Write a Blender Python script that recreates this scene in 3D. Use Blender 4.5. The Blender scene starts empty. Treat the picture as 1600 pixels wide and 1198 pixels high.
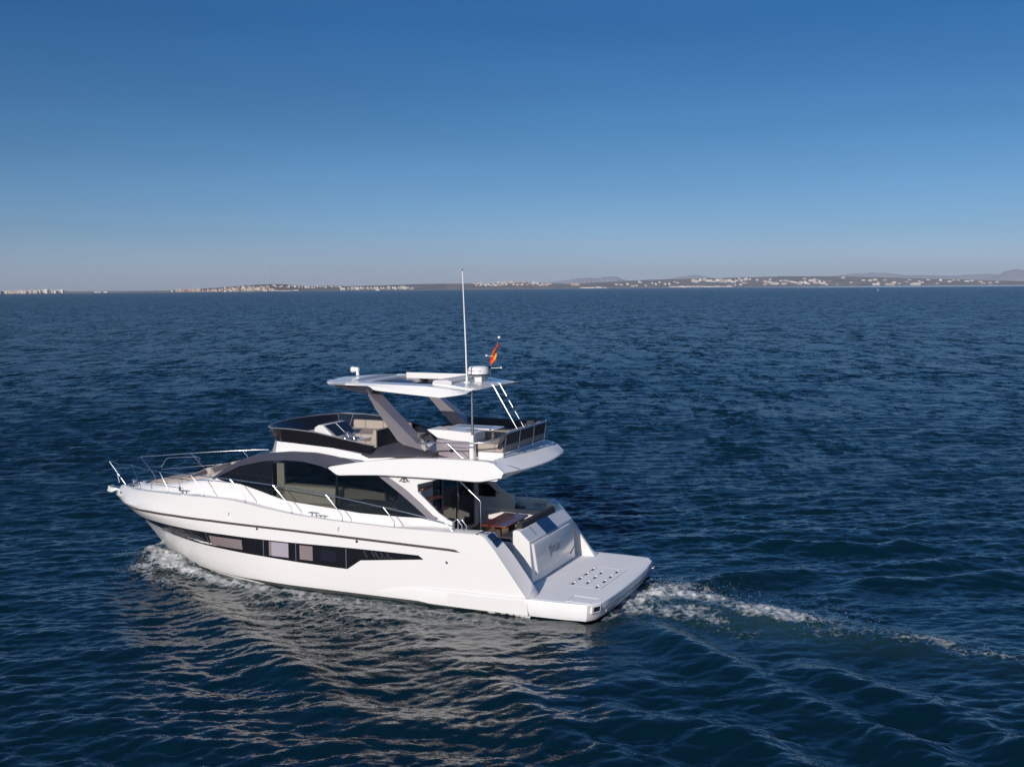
import bpy, bmesh, math, random
import numpy as np
from mathutils import Vector, Matrix

# ------------------------------------------------------------------ camera, sky, sun, exposure
sc = bpy.context.scene
COL = sc.collection
R = math.radians
CAM_H = 7.45
FPX = 1703.0                      # focal length in pixels of a 1600 px wide picture
cam_d = bpy.data.cameras.new("camera"); cam = bpy.data.objects.new("camera", cam_d); COL.objects.link(cam)
sc.camera = cam
cam_d.sensor_width = 36.0; cam_d.lens = 36.0 * FPX / 1600.0
cam_d.clip_start = 0.1; cam_d.clip_end = 200000
roll = math.atan(-0.0075); pitch = math.atan(149.2 / FPX)
fw = Vector((0, math.cos(pitch), -math.sin(pitch))); r0 = Vector((1, 0, 0)); u0 = r0.cross(fw)
rt = r0 * math.cos(roll) + u0 * math.sin(roll); up = u0 * math.cos(roll) - r0 * math.sin(roll)
cam.matrix_world = Matrix(((rt.x, up.x, -fw.x, 0), (rt.y, up.y, -fw.y, 0), (rt.z, up.z, -fw.z, CAM_H), (0, 0, 0, 1)))

# the yacht's own frame: x towards the bow, y to port, z up, origin at the swim platform's aft edge on the water
TH = math.pi - 0.4174
BO = Vector((2.6, 25.706, 0))
XA = Vector((math.cos(TH), math.sin(TH), 0)); YA = Vector((-math.sin(TH), math.cos(TH), 0))
def boat(x, y, z): return BO + XA * x + YA * y + Vector((0, 0, z))

SUN_EL = R(22.0)
sd = (XA * 0.03 + YA * 0.9995).normalized()            # horizontal direction towards the sun
sun_dir = Vector((sd.x * math.cos(SUN_EL), sd.y * math.cos(SUN_EL), math.sin(SUN_EL)))
SUN_ROT = math.atan2(sd.x, sd.y)
w = bpy.data.worlds.new("World"); sc.world = w; w.use_nodes = True
wn = w.node_tree.nodes; wl = w.node_tree.links
sky = wn.new("ShaderNodeTexSky"); sky.sky_type = 'NISHITA'; sky.sun_disc = False
sky.sun_elevation = SUN_EL; sky.sun_rotation = SUN_ROT
sky.altitude = 0; sky.air_density = 0.75; sky.dust_density = 0.6; sky.ozone_density = 5.0
bg = wn["Background"]; bg.inputs[1].default_value = 0.108
# clear winter air: the sky deepens to a purer blue with height
wtc = wn.new("ShaderNodeTexCoord"); wsx = wn.new("ShaderNodeSeparateXYZ"); wl.new(wtc.outputs["Generated"], wsx.inputs[0])
wcr = wn.new("ShaderNodeValToRGB"); we = wcr.color_ramp.elements
we[0].position = 0.0; we[0].color = (.90, .83, .92, 1); we[1].position = 1.0; we[1].color = (.55, .86, 1.06, 1)
for p_, c_ in ((.02, (.755, .74, .86)), (.05, (.56, .65, .75)), (.135, (.305, .525, .615)), (.23, (.155, .445, .60)), (.42, (.36, .76, .98))):
    q_ = we.new(p_); q_.color = (*c_, 1)
wl.new(wsx.outputs["Z"], wcr.inputs[0])
wmx = wn.new("ShaderNodeMix"); wmx.data_type = 'RGBA'; wmx.blend_type = 'MULTIPLY'; wmx.inputs["Factor"].default_value = 1
wl.new(sky.outputs[0], wmx.inputs["A"]); wl.new(wcr.outputs[0], wmx.inputs["B"]); 
wno = wn.new("ShaderNodeTexNoise"); wno.inputs["Scale"].default_value = 3.0; wno.inputs["Detail"].default_value = 6
wmp = wn.new("ShaderNodeMapping"); wmp.inputs["Scale"].default_value = (1, 1, 9); wl.new(wtc.outputs["Generated"], wmp.inputs[0]); wl.new(wmp.outputs[0], wno.inputs["Vector"])
wmr = wn.new("ShaderNodeMapRange"); wmr.inputs["From Min"].default_value = .3; wmr.inputs["From Max"].default_value = .75; wmr.inputs["To Min"].default_value = .965; wmr.inputs["To Max"].default_value = 1.05
wl.new(wno.outputs["Fac"], wmr.inputs["Value"])
wvm = wn.new("ShaderNodeVectorMath"); wvm.operation = 'SCALE'; wl.new(wmx.outputs["Result"], wvm.inputs[0]); wl.new(wmr.outputs[0], wvm.inputs["Scale"]); wl.new(wvm.outputs[0], bg.inputs[0])
ld = bpy.data.lights.new("sun", 'SUN'); ld.energy = 4.1; ld.angle = R(0.53); ld.color = (1.0, 0.925, 0.85)
sun = bpy.data.objects.new("sun", ld); COL.objects.link(sun)
sun.rotation_euler = sun_dir.to_track_quat('Z', 'Y').to_euler(); sun.location = (0, 0, 60)
sc.view_settings.view_transform = 'Standard'; sc.view_settings.look = 'None'
sc.view_settings.exposure = 0.0; sc.view_settings.gamma = 1.0; sc.view_settings.use_curve_mapping = False
sc.cycles.max_bounces = 8; sc.cycles.volume_bounces = 0
sc.cycles.use_denoising = True; sc.cycles.denoiser = 'OPENIMAGEDENOISE'; sc.cycles.denoising_input_passes = 'RGB_ALBEDO_NORMAL'; sc.cycles.denoising_prefilter = 'NONE'
sc.cycles.sample_clamp_indirect = 3.0; sc.cycles.adaptive_threshold = 0.005

random.seed(7); rng = np.random.default_rng(11)

# ------------------------------------------------------------------ materials
def new_mat(name):
    m = bpy.data.materials.new(name); m.use_nodes = True
    return m, m.node_tree.nodes, m.node_tree.links, m.node_tree.nodes["Principled BSDF"]
def mat(name, col, rough=0.5, metal=0.0, coat=0.0, noise=0.0, nscale=3.0, bump=0.0, bscale=60.0, spec=0.5, stretch=(1, 1, 1)):
    m, n, l, b = new_mat(name)
    b.inputs["Roughness"].default_value = rough; b.inputs["Metallic"].default_value = metal
    b.inputs["Coat Weight"].default_value = coat; b.inputs["Coat Roughness"].default_value = 0.05
    b.inputs["Specular IOR Level"].default_value = spec
    b.inputs["Base Color"].default_value = (*col, 1)
    tc = n.new("ShaderNodeTexCoord")
    mp = n.new("ShaderNodeMapping"); mp.inputs["Scale"].default_value = stretch; l.new(tc.outputs["Object"], mp.inputs[0])
    if noise:
        nt = n.new("ShaderNodeTexNoise"); nt.inputs["Scale"].default_value = nscale; nt.inputs["Detail"].default_value = 5
        l.new(mp.outputs[0], nt.inputs["Vector"])
        mx = n.new("ShaderNodeMix"); mx.data_type = 'RGBA'
        mx.inputs["A"].default_value = (*[c * (1 - noise) for c in col], 1)
        mx.inputs["B"].default_value = (*[min(1, c * (1 + noise)) for c in col], 1)
        l.new(nt.outputs["Fac"], mx.inputs["Factor"]); l.new(mx.outputs["Result"], b.inputs["Base Color"])
        mr = n.new("ShaderNodeMapRange"); mr.inputs["To Min"].default_value = rough * 0.75; mr.inputs["To Max"].default_value = min(1, rough * 1.3)
        l.new(nt.outputs["Fac"], mr.inputs["Value"]); l.new(mr.outputs[0], b.inputs["Roughness"])
    if bump:
        nb = n.new("ShaderNodeTexNoise"); nb.inputs["Scale"].default_value = bscale; l.new(mp.outputs[0], nb.inputs["Vector"])
        bp = n.new("ShaderNodeBump"); bp.inputs["Strength"].default_value = bump; bp.inputs["Distance"].default_value = 0.01
        l.new(nb.outputs["Fac"], bp.inputs["Height"]); l.new(bp.outputs[0], b.inputs["Normal"])
    return m
GEL = mat("gelcoat_white", (.74, .71, .685), 0.22, coat=.4, noise=.025, nscale=.8)
DECK = mat("nonskid_deck", (.85, .825, .81), 0.7, spec=.15, noise=.04, nscale=2.5, bump=.06, bscale=120)
PLAT = mat("platform_moulding", (.86, .84, .83), 0.55, spec=.2, noise=.05, nscale=2.2, bump=.04, bscale=120)
LILAC = mat("lilac_grey_paint", (.42, .36, .38), 0.3, metal=.4, coat=.4, noise=.05)
STRIPE = mat("rub_rail_rubber", (.06, .045, .042), 0.45, noise=.1)
GRAPH = mat("graphite_paint", (.055, .055, .078), 0.35, metal=.2, coat=.6, noise=.06)
SILVER = mat("arch_silver_paint", (.235, .21, .23), 0.36, metal=.25, coat=.5, noise=.05)
BLACKG = mat("black_glass", (.008, .009, .012), 0.04, coat=.3)
HULLG = mat("dark_hull_glass", (.010, .010, .013), 0.16, spec=.35)
TINT = mat("smoked_acrylic", (.012, .011, .014), 0.08, coat=.2)
CHROME = mat("stainless_steel", (.62, .62, .63), 0.24, metal=1.0)
BLACK = mat("black_plastic", (.015, .015, .017), 0.4, noise=.15)
TAUPE = mat("taupe_upholstery", (.37, .31, .265), 0.75, noise=.08, nscale=6, bump=.3, bscale=90)
DARKF = mat("charcoal_fabric_and_shade", (.035, .033, .042), 0.8, noise=.12, nscale=8, bump=.3, bscale=120)  # dark fabric; also paints shade on the headrest sides and starboard backrest
BEIGE = mat("beige_leather", (.70, .66, .58), 0.6, noise=.06)
CURT = mat("mauve_blind", (.20, .155, .155), 0.8, noise=.05, nscale=2, stretch=(6, 1, 1))
CURT2 = mat("pale_lilac_blind", (.33, .29, .34), 0.7, noise=.05)
GREYC = mat("grey_worktop", (.16, .16, .155), .4, noise=.1)
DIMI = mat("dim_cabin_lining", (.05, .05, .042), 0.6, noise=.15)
TEAKV = mat("varnished_teak", (.15, .04, .024), 0.22, coat=.5, noise=.3, nscale=9, stretch=(1, 9, 1))
def add_seams(m, scale, axis='X'):
    n, l = m.node_tree.nodes, m.node_tree.links; b = n["Principled BSDF"]; src = b.inputs["Base Color"].links[0].from_socket
    tc = n.new("ShaderNodeTexCoord"); wv = n.new("ShaderNodeTexWave"); wv.bands_direction = axis; wv.inputs["Scale"].default_value = scale; l.new(tc.outputs["Object"], wv.inputs[0])
    mr = n.new("ShaderNodeMapRange"); mr.inputs["From Max"].default_value = .012; mr.inputs["To Min"].default_value = .45; l.new(wv.outputs["Fac"], mr.inputs["Value"])
    vm = n.new("ShaderNodeVectorMath"); vm.operation = 'SCALE'; l.new(src, vm.inputs[0]); l.new(mr.outputs[0], vm.inputs["Scale"]); l.new(vm.outputs[0], b.inputs["Base Color"])
add_seams(TAUPE, .55); add_seams(DARKF, .6, 'Y')
RADW = mat("radome_white", (.8, .79, .76), 0.35, noise=.02)
RED = mat("red_print", (.45, .02, .03), 0.5)
YEL = mat("yellow_cloth", (.85, .45, .02), 0.7)
REDC = mat("red_cloth", (.60, .02, .02), 0.7)
INK = mat("grey_print", (.09, .10, .12), 0.4)
FAINT = mat("chrome_letters", (.13, .13, .14), 0.25, metal=.7)
BOOT = mat("antifouling", (.05, .06, .055), .6, noise=.4, nscale=4)
PORTG = mat("dark_port_glass", (.012, .012, .022), .25)
FADED = mat("faded_lettering", (.40, .44, .46), .5, noise=.3, nscale=20)
FAIR = mat("dark_fairing_paint", (.034, .032, .042), .42, noise=.1)
NAVY = mat("navy_lens", (.01, .03, .09), 0.08, coat=.3)

def teak_deck():
    m, n, l, b = new_mat("teak_deck")
    tc = n.new("ShaderNodeTexCoord"); wv = n.new("ShaderNodeTexWave"); wv.wave_type = 'BANDS'; wv.bands_direction = 'Y'
    wv.inputs["Scale"].default_value = 5.2; wv.inputs["Distortion"].default_value = 0; l.new(tc.outputs["Object"], wv.inputs[0])
    cr = n.new("ShaderNodeValToRGB"); cr.color_ramp.elements[0].position = .05; cr.color_ramp.elements[0].color = (.02, .012, .008, 1)
    cr.color_ramp.elements[1].position = .12; cr.color_ramp.elements[1].color = (.25, .13, .06, 1)
    l.new(wv.outputs["Fac"], cr.inputs[0])
    nt = n.new("ShaderNodeTexNoise"); nt.inputs["Scale"].default_value = 14; mp = n.new("ShaderNodeMapping"); mp.inputs["Scale"].default_value = (1, 8, 1)
    l.new(tc.outputs["Object"], mp.inputs[0]); l.new(mp.outputs[0], nt.inputs["Vector"])
    mx = n.new("ShaderNodeMix"); mx.data_type = 'RGBA'; mx.blend_type = 'MULTIPLY'; mx.inputs["Factor"].default_value = .6
    l.new(cr.outputs[0], mx.inputs["A"]); l.new(nt.outputs["Color"], mx.inputs["B"]); l.new(mx.outputs["Result"], b.inputs["Base Color"])
    b.inputs["Roughness"].default_value = .6
    return m
TEAK = teak_deck()

def see_glass():
    m, n, l, b = new_mat("cabin_glass")
    out = n["Material Output"]; n.remove(b)
    tr = n.new("ShaderNodeBsdfTransparent"); tr.inputs[0].default_value = (.66, .665, .645, 1)
    gl = n.new("ShaderNodeBsdfGlossy"); gl.inputs["Roughness"].default_value = .02; gl.inputs[0].default_value = (.8, .85, .9, 1)
    fr = n.new("ShaderNodeFresnel"); fr.inputs[0].default_value = 1.5
    mx = n.new("ShaderNodeMixShader"); l.new(fr.outputs[0], mx.inputs[0]); l.new(tr.outputs[0], mx.inputs[1]); l.new(gl.outputs[0], mx.inputs[2])
    l.new(mx.outputs[0], out.inputs[0])
    return m
GLASS = see_glass()

# ------------------------------------------------------------------ mesh helpers
class MB:
    def __init__(s): s.v = []; s.f = []; s.mi = []
    def add(s, vs, fs, mi=0):
        o = len(s.v); s.v += [tuple(map(float, p)) for p in vs]; s.f += [tuple(i + o for i in f) for f in fs]; s.mi += [mi] * len(fs)
        return s
    def box(s, x0, x1, y0, y1, z0, z1, mi=0):
        vs = [(x0, y0, z0), (x1, y0, z0), (x1, y1, z0), (x0, y1, z0), (x0, y0, z1), (x1, y0, z1), (x1, y1, z1), (x0, y1, z1)]
        return s.add(vs, [(0, 3, 2, 1), (4, 5, 6, 7), (0, 1, 5, 4), (1, 2, 6, 5), (2, 3, 7, 6), (3, 0, 4, 7)], mi)
    def prism(s, pts, plane, a, b, mi=0):
        n = len(pts)
        mk = {'xz': lambda p, t: (p[0], t, p[1]), 'xy': lambda p, t: (p[0], p[1], t), 'yz': lambda p, t: (t, p[0], p[1])}[plane]
        vs = [mk(p, a) for p in pts] + [mk(p, b) for p in pts]
        fs = [tuple(range(n)), tuple(range(2 * n - 1, n - 1, -1))] + [(i, (i + 1) % n, n + (i + 1) % n, n + i) for i in range(n)]
        return s.add(vs, fs, mi)
    def loft(s, rings, closed=True, caps=True, mi=0):
        n = len(rings[0]); vs = [p for r in rings for p in r]; fs = []
        for k in range(len(rings) - 1):
            for i in range(n if closed else n - 1):
                j = (i + 1) % n
                fs.append((k * n + i, k * n + j, (k + 1) * n + j, (k + 1) * n + i))
        if caps and closed:
            fs.append(tuple(range(n))); fs.append(tuple(range((len(rings) - 1) * n, len(rings) * n)))
        return s.add(vs, fs, mi)
    def tube(s, path, r, n=8, closed=False, mi=0):
        P = [Vector(p) for p in path]; rings = []
        m = len(P); prev = None
        for i in range(m):
            if closed: t = (P[(i + 1) % m] - P[i - 1])
            else: t = P[min(i + 1, m - 1)] - P[max(i - 1, 0)]
            t.normalize()
            if prev is None:
                a = Vector((0, 0, 1)) if abs(t.z) < .9 else Vector((1, 0, 0))
                nrm = t.cross(a).normalized()
            else:
                nrm = (prev - t * prev.dot(t))
                nrm = nrm.normalized() if nrm.length > 1e-6 else t.orthogonal().normalized()
            prev = nrm; bn = t.cross(nrm)
            rr = r[i] if isinstance(r, (list, tuple)) else r
            rings.append([tuple(P[i] + nrm * (rr * math.cos(2 * math.pi * k / n)) + bn * (rr * math.sin(2 * math.pi * k / n))) for k in range(n)])
        if closed: rings.append(rings[0])
        return s.loft(rings, True, not closed, mi)
    def revolve(s, prof, c, axis='z', n=24, mi=0):
        rings = []
        for r, h in prof:
            ring = []
            for k in range(n):
                a = 2 * math.pi * k / n; p, q = r * math.cos(a), r * math.sin(a)
                ring.append({'z': (c[0] + p, c[1] + q, c[2] + h), 'x': (c[0] + h, c[1] + p, c[2] + q), 'y': (c[0] + p, c[1] + h, c[2] + q)}[axis])
            rings.append(ring)
        return s.loft(rings, True, True, mi)
    def mirror(s):
        o = len(s.v); s.v += [(x, -y, z) for x, y, z in s.v]
        s.f += [tuple(reversed([i + o for i in f])) for f in s.f]; s.mi += s.mi
        return s
    def build(s, name, m, parent=None, smooth=32, bevel=0.0, seg=2, base=(0, 0, 0), label=None):
        me = bpy.data.meshes.new(name)
        vs = [(x - base[0], y - base[1], z - base[2]) for x, y, z in s.v]
        me.from_pydata(vs, [], s.f)
        for mm in (m if isinstance(m, (list, tuple)) else [m]): me.materials.append(mm)
        for p, k in zip(me.polygons, s.mi): p.material_index = k
        bm = bmesh.new(); bm.from_mesh(me); bmesh.ops.remove_doubles(bm, verts=bm.verts, dist=1e-5)
        bmesh.ops.recalc_face_normals(bm, faces=bm.faces); bm.to_mesh(me); bm.free()
        if smooth:
            for p in me.polygons: p.use_smooth = True
            me.set_sharp_from_angle(angle=R(smooth))
        o = bpy.data.objects.new(name, me); COL.objects.link(o)
        if parent: o.parent = parent
        if bevel:
            b = o.modifiers.new("bevel", 'BEVEL'); b.width = bevel; b.segments = seg; b.limit_method = 'ANGLE'; b.angle_limit = R(35); b.harden_normals = False
        if label: o["label"] = label
        return o
def tag(o, label=None, cat=None, group=None, kind=None):
    if label: o["label"] = label
    if cat: o["category"] = cat
    if group: o["group"] = group
    if kind: o["kind"] = kind
    return o
def empty(name, loc, rz=0.0):
    o = bpy.data.objects.new(name, None); COL.objects.link(o); o.location = loc; o.rotation_euler = (0, 0, rz); o.empty_display_size = .3
    return o
def lerp(tab):
    xs = np.array([p[0] for p in tab], float); ys = np.array([p[1] for p in tab], float)
    o = np.argsort(xs); xs, ys = xs[o], ys[o]
    return lambda x: float(np.interp(x, xs, ys))
def smooth_curve(tab, n=200, k=9):
    f = lerp(tab); x0 = min(p[0] for p in tab); x1 = max(p[0] for p in tab)
    xs = np.linspace(x0, x1, n); ys = np.array([f(x) for x in xs])
    pad = k // 2; e = np.concatenate([2 * ys[0] - ys[pad:0:-1], ys, 2 * ys[-1] - ys[-2:-pad - 2:-1]])
    ys = np.convolve(e, np.ones(k) / k, 'valid')
    return lambda x: float(np.interp(x, xs, ys))
def strip(mb, xs, zlo, zhi, yf, off=0.0, thick=0.02, rows=4, side=1):
    """a shell lying on the surface y = yf(x, z), between the curves zlo and zhi"""
    fr, bk = [], []
    for x in xs:
        a, b = zlo(x), max(zhi(x), zlo(x) + .0005)
        fr.append([(x, side * (yf(x, a + (b - a) * i / rows) + off), a + (b - a) * i / rows) for i in range(rows + 1)])
        bk.append([(x, side * (yf(x, a + (b - a) * i / rows) + off - thick), a + (b - a) * i / rows) for i in range(rows + 1)])
    rings = [f + list(reversed(b)) for f, b in zip(fr, bk)]
    return mb.loft(rings, True, True)
def lin(a, b, n): return [a + (b - a) * i / (n - 1) for i in range(n)]
def text_mesh(body, name, size, m, parent, M, shear=0.0, extrude=0.002, spacing=1.0, label=None):
    cu = bpy.data.curves.new(name, 'FONT'); cu.body = body; cu.size = size; cu.extrude = extrude; cu.shear = shear
    cu.align_x = 'CENTER'; cu.align_y = 'CENTER'; cu.space_character = spacing
    cu.materials.append(m); t_ = bpy.data.objects.new(name, cu); COL.objects.link(t_)
    bpy.context.view_layer.update(); me = bpy.data.meshes.new_from_object(t_.evaluated_get(bpy.context.evaluated_depsgraph_get())); bpy.data.objects.remove(t_)
    o = bpy.data.objects.new(name, me); COL.objects.link(o)
    o.parent = parent; o.matrix_local = M
    if label: o["label"] = label
    return o
def basis(o, ex, ey):
    ex = Vector(ex).normalized(); ez = ex.cross(Vector(ey)).normalized(); ey = ez.cross(ex)
    return Matrix(((ex.x, ey.x, ez.x, o[0]), (ex.y, ey.y, ez.y, o[1]), (ex.z, ey.z, ez.z, o[2]), (0, 0, 0, 1)))
# ------------------------------------------------------------------ motor yacht
yacht = empty("motor_yacht", BO, TH)
tag(yacht, "large white flybridge motor yacht under way on the blue sea, bow pointing left", "motor yacht")
XSTEM = lerp([(-.6, 13.2), (-.3, 13.6), (0, 13.95), (.17, 14.12), (.56, 14.52), (.86, 14.84), (.98, 15.15), (1.21, 15.5), (1.44, 15.81), (1.56, 15.74), (1.7, 15.55), (2.1, 15.35)])
HB = lerp([(-.6, 1.6), (-.2, 2.2), (0, 2.3), (.5, 2.33), (1.2, 2.33), (1.5, 2.32), (2.2, 2.3)])
HL = lerp([(-.6, 6.2), (0, 6.3), (1, 6.3), (2.2, 6.15)])
HP = lerp([(-.6, 1.8), (0, 2.0), (1, 2.12), (1.4, 2.35), (2.2, 2.5)])
def Y(x, z):
    u = min(1.0, max(0.0, (XSTEM(z) - x) / HL(z)))
    return HB(z) * (1 - (1 - u) ** HP(z))
ZG = lerp([(1.40, .40), (1.5, .45), (1.76, .78), (2.02, 1.13), (2.3, 1.49), (2.54, 1.74), (2.66, 1.80), (3.6, 1.785), (4.9, 1.772), (5.76, 1.79), (6.4, 1.80),
           (7.13, 1.828), (7.84, 1.868), (8.42, 1.934), (8.9, 1.99), (9.27, 2.04), (9.7, 2.095), (10.38, 2.103), (10.87, 2.087), (11.5, 2.06), (12.07, 2.034),
           (12.8, 1.985), (13.69, 1.895), (14.04, 1.868), (14.42, 1.845), (15.0, 1.78), (15.55, 1.70), (15.8, 1.66)])
ZGI = lerp([(1.33, .42), (1.35, .45), (1.49, .66), (1.75, 1.0), (2.0, 1.33), (2.26, 1.61), (2.44, 1.765), (2.66, 1.775), (3.6, 1.77), (4.65, 1.765)])
UU = lin(0, .03, 10)[:-1] + lin(.03, .095, 14)[:-1] + lin(.095, .75, 34)[:-1] + lin(.75, 1.0, 22)
NR = 18
def hull_grid():
    g = []
    for u in UU:
        row = []
        for k in range(NR + 1):
            v = k / NR; x = 1.42 + (14.5 - 1.42) * u; z = 0
            for _ in range(30):
                z = -.6 + v * (ZG(x) + .6); x = .5 * x + .5 * (1.42 + (XSTEM(z) - 1.42) * u)
            row.append((x, Y(x, z), z))
        g.append(row)
    return g
HG = hull_grid()
mb = MB()
for s in (1, -1):
    mb.loft([[(x, s * y, z) for x, y, z in row] for row in HG], closed=False, caps=False)
mb.add([(1.43, 1.6, -.6), (1.43, -1.6, -.6), (1.43, -2.28, .42), (1.43, 2.28, .42)], [(0, 1, 2, 3)])
hull = mb.build("hull", GEL, yacht, smooth=40)
for s in (1, -1):
    mb = MB(); strip(mb, lin(1.425, 11.6, 60), lambda x: -.5, lambda x: .07 - .03 * max(0, x - 9), Y, .003, .02, 5, s); mb.build("boot_top", BOOT, yacht, smooth=40)
MB().box(1.405, 1.50, -2.27, 2.27, -.6, .045).build("stern_skirt", BOOT, yacht)
# gunwale cap and inner bulwark
mb = MB()
edge = [row[-1] for row in HG]
for s in (1, -1):
    A, B, C, D = [], [], [], []
    for (x, y, z) in edge:
        if x < 2.7: continue
        t = min(1.0, max(0.0, (x - 4.3) / .6)); cw = (1 - t) * .41 + t * .10
        yi = max(0.0, y - cw)
        if x < 4.3 and s < 0:
            A.append((x, s * y, z)); B.append((x, s * (y - .09), z + .01)); C.append((x, s * (y - .09), 1.58)); D.append((x, s * 1.89, 1.57))
        else:
            A.append((x, s * y, z)); B.append((x, s * (y - .03), z + .015)); C.append((x, s * yi, z + .012)); D.append((x, s * yi, z - .10))
    mb.loft([list(q) for q in zip(A, B, C, D)], closed=False, caps=False)
    # stern wings: slab from the hull side to the inner face
    rings = []
    for x in [1.36, 1.45, 1.55, 1.65, 1.76, 1.9, 2.02, 2.15, 2.3, 2.42, 2.54, 2.62, 2.71]:
        zo, zi = max(.43, ZG(x)), max(.46, ZGI(x))
        rings.append([(x, s * (2.33 if zo < .6 else Y(x, zo)), zo), (x, s * 2.26, zo + .025), (x, s * 1.93, zi), (x, s * 1.89, zi - .03), (x, s * 1.89, .40)])
    mb.loft(rings, closed=False, caps=False)
    mb.box(2.5, 4.7, s * 1.89, s * 1.80, .98, 1.765 if s > 0 else 1.56)
mb.build("bulwark_cap", GEL, yacht, smooth=40)
# decks
mb = MB()
rings = []
for (x, y, z) in edge:
    if x < 4.72: continue
    yi = max(.002, y - .09); rings.append([(x, yi, z - .09), (x, yi * .5, z - .06), (x, 0, z - .05), (x, -yi * .5, z - .06), (x, -yi, z - .09)])
mb.loft(rings, closed=False, caps=False)
for s in (1, -1):
    mb.loft([[(x, s * (y - .09), z - .09), (x, s * 1.76, z - .09), (x, s * 1.76, z - .3)] for (x, y, z) in edge if 3.55 < x < 4.95], closed=False, caps=False)
mb.build("side_deck", DECK, yacht, smooth=40)
MB().box(2.28, 4.72, -1.89, 1.89, .95, 1.09).build("cockpit_sole", TEAK, yacht)
MB().box(1.40, 2.30, -1.90, 1.90, .36, .447).build("stern_step", DECK, yacht)
# rub rail
st = lerp([(15.6, 1.268), (15.3, 1.275), (14.53, 1.322), (13.7, 1.39), (12.93, 1.455), (11.76, 1.499), (10.4, 1.511), (9.24, 1.49), (7.78, 1.471), (5.33, 1.423), (3.4, 1.383), (3.17, 1.365)])
for s in (1, -1):
    mb = MB(); strip(mb, lin(3.3, 15.5, 70), lambda x: st(x) - .026, lambda x: st(x) + .026, Y, .022, .05, 3, s)
    mb.prism([(3.3, st(3.3) - .026), (3.3, st(3.3) + .026), (3.17, st(3.2) - .02)], 'xz', s * 2.30, s * (Y(3.2, 1.38) + .02))
    mb.build("rub_rail", STRIPE, yacht, smooth=40)
    # the moulded spray flange that runs into the swim platform
    fz = smooth_curve([(5.45, .17), (5.1, .29), (4.78, .345), (4.16, .41), (3.4, .425), (2.28, .43), (1.46, .45)], 120, 15); lo = lerp([(5.45, .16), (3.97, .03), (1.4, .03)])
    mb = MB(); rings = []
    for x in lin(5.4, 1.44, 60):
        a, b = lo(x), fz(x); o = .09 * min(1, (5.45 - x) / 2.2); yy = Y(x, .3)
        rings.append([(x, s * (yy - .05), b + .012), (x, s * (yy + o * .6), b), (x, s * (yy + o), b - .05 * min(1, (5.45 - x))), (x, s * (yy + o * .8), a + .03), (x, s * (yy - .05), a)])
    mb.loft(rings); mb.build("spray_flange", GEL, yacht, smooth=35)
# hull windows
wt = smooth_curve([(14.2, 1.06), (13.99, 1.073), (12.77, 1.155), (11.83, 1.177), (10.82, 1.180), (9.95, 1.182), (9.17, 1.170), (8.07, 1.162), (7.0, 1.175), (6.27, 1.183), (5.34, 1.185), (4.235, 1.176)], 200, 7)
wb = lerp([(14.2, 1.0), (13.99, .91), (13.58, .858), (12.78, .822), (11.8, .80), (10.98, .781), (10.04, .768), (8.82, .735), (7.72, .687), (6.7, .659), (6.24, .655), (5.864, .905), (4.94, 1.005), (4.14, 1.088)])
wtt = lambda x: wt(x) if x > 4.235 else 1.176 - (4.235 - x) * .8
for s in (1, -1):
    mb = MB(); strip(mb, lin(4.135, 5.8, 14) + [5.864] + lin(5.95, 6.2, 4) + [6.24] + lin(6.4, 14.15, 60), wb, wtt, Y, .006, .02, 5, s)
    win = mb.build("hull_window", HULLG, yacht, smooth=40)
    for (x0, x1, z0, z1, m, sk) in ((9.40, 10.52, .835, 1.095, CURT, .05), (7.96, 8.47, .772, 1.135, CURT2, .06), (8.47, 8.55, .78, 1.14, CURT, .06), (7.24, 7.625, .762, 1.122, CURT, 0.0), (11.0, 11.55, .87, .90, CURT2, 0), (6.56, 7.0, .79, 1.06, PORTG, .02)):
        mb = MB(); strip(mb, lin(x0, x1, 8), lambda x: z0, lambda x: z1, Y, .009, .008, 3, s)
        mb.build("window_blind" if m is not PORTG else "opening_port", m, win)
    for x in (11.65, 10.62, 8.72, 7.74, 6.27):
        mb = MB(); zc = lambda q: wb(q) + .01; strip(mb, [x - .012, x + .012], zc, lambda q: wt(q) - .01, Y, .0085, .008, 3, s); mb.build("mullion", INK, win)
    # small chrome letters on the aft end of the glass
    if s == 1:
        for i, (xx, zz, hh) in enumerate(((5.72, 1.075, .17), (5.50, 1.085, .15), (5.40, 1.085, .15), (5.25, 1.09, .12), (5.09, 1.09, .11))):
            mb = MB(); k = hh * .62
            mb.prism([(xx + k * .5 + .018, zz + hh / 2), (xx + k * .5 - .018, zz + hh / 2), (xx - k * .5 - .018, zz - hh / 2), (xx - k * .5 + .018, zz - hh / 2)], 'xz', 2.327, 2.338)
            if i in (2, 3, 4): mb.box(xx - k * .5 - .10, xx - k * .5, 2.327, 2.338, zz - hh / 2, zz - hh / 2 + .018)
            if i == 1: mb.box(xx - k * .6, xx + .02, 2.327, 2.337, zz - .01, zz + .01)
            mb.build("letter", FAINT, win)
    for (x, z, r) in ((8.91, 1.422, .03), (5.96, 1.363, .035), (3.51, 1.083, .035)):
        MB().revolve([(r, 0), (r, .015), (r * .5, .02), (.001, .02)], (x, s * (Y(x, z) - .004), z), 'y', 14).build("skin_fitting", CHROME if x < 4 else BLACK, yacht)
    for (x, z) in ((9.78, 1.707), (6.47, 1.60)):      # recessed fender eyes: a thin half ring
        MB().tube([(x - .03 + .05 * math.sin(a), s * (Y(x, z) + .004), z + .075 * math.cos(a)) for a in lin(.3, 2.8, 8)], .008, 6).build("fender_eye", CHROME, yacht)

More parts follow.
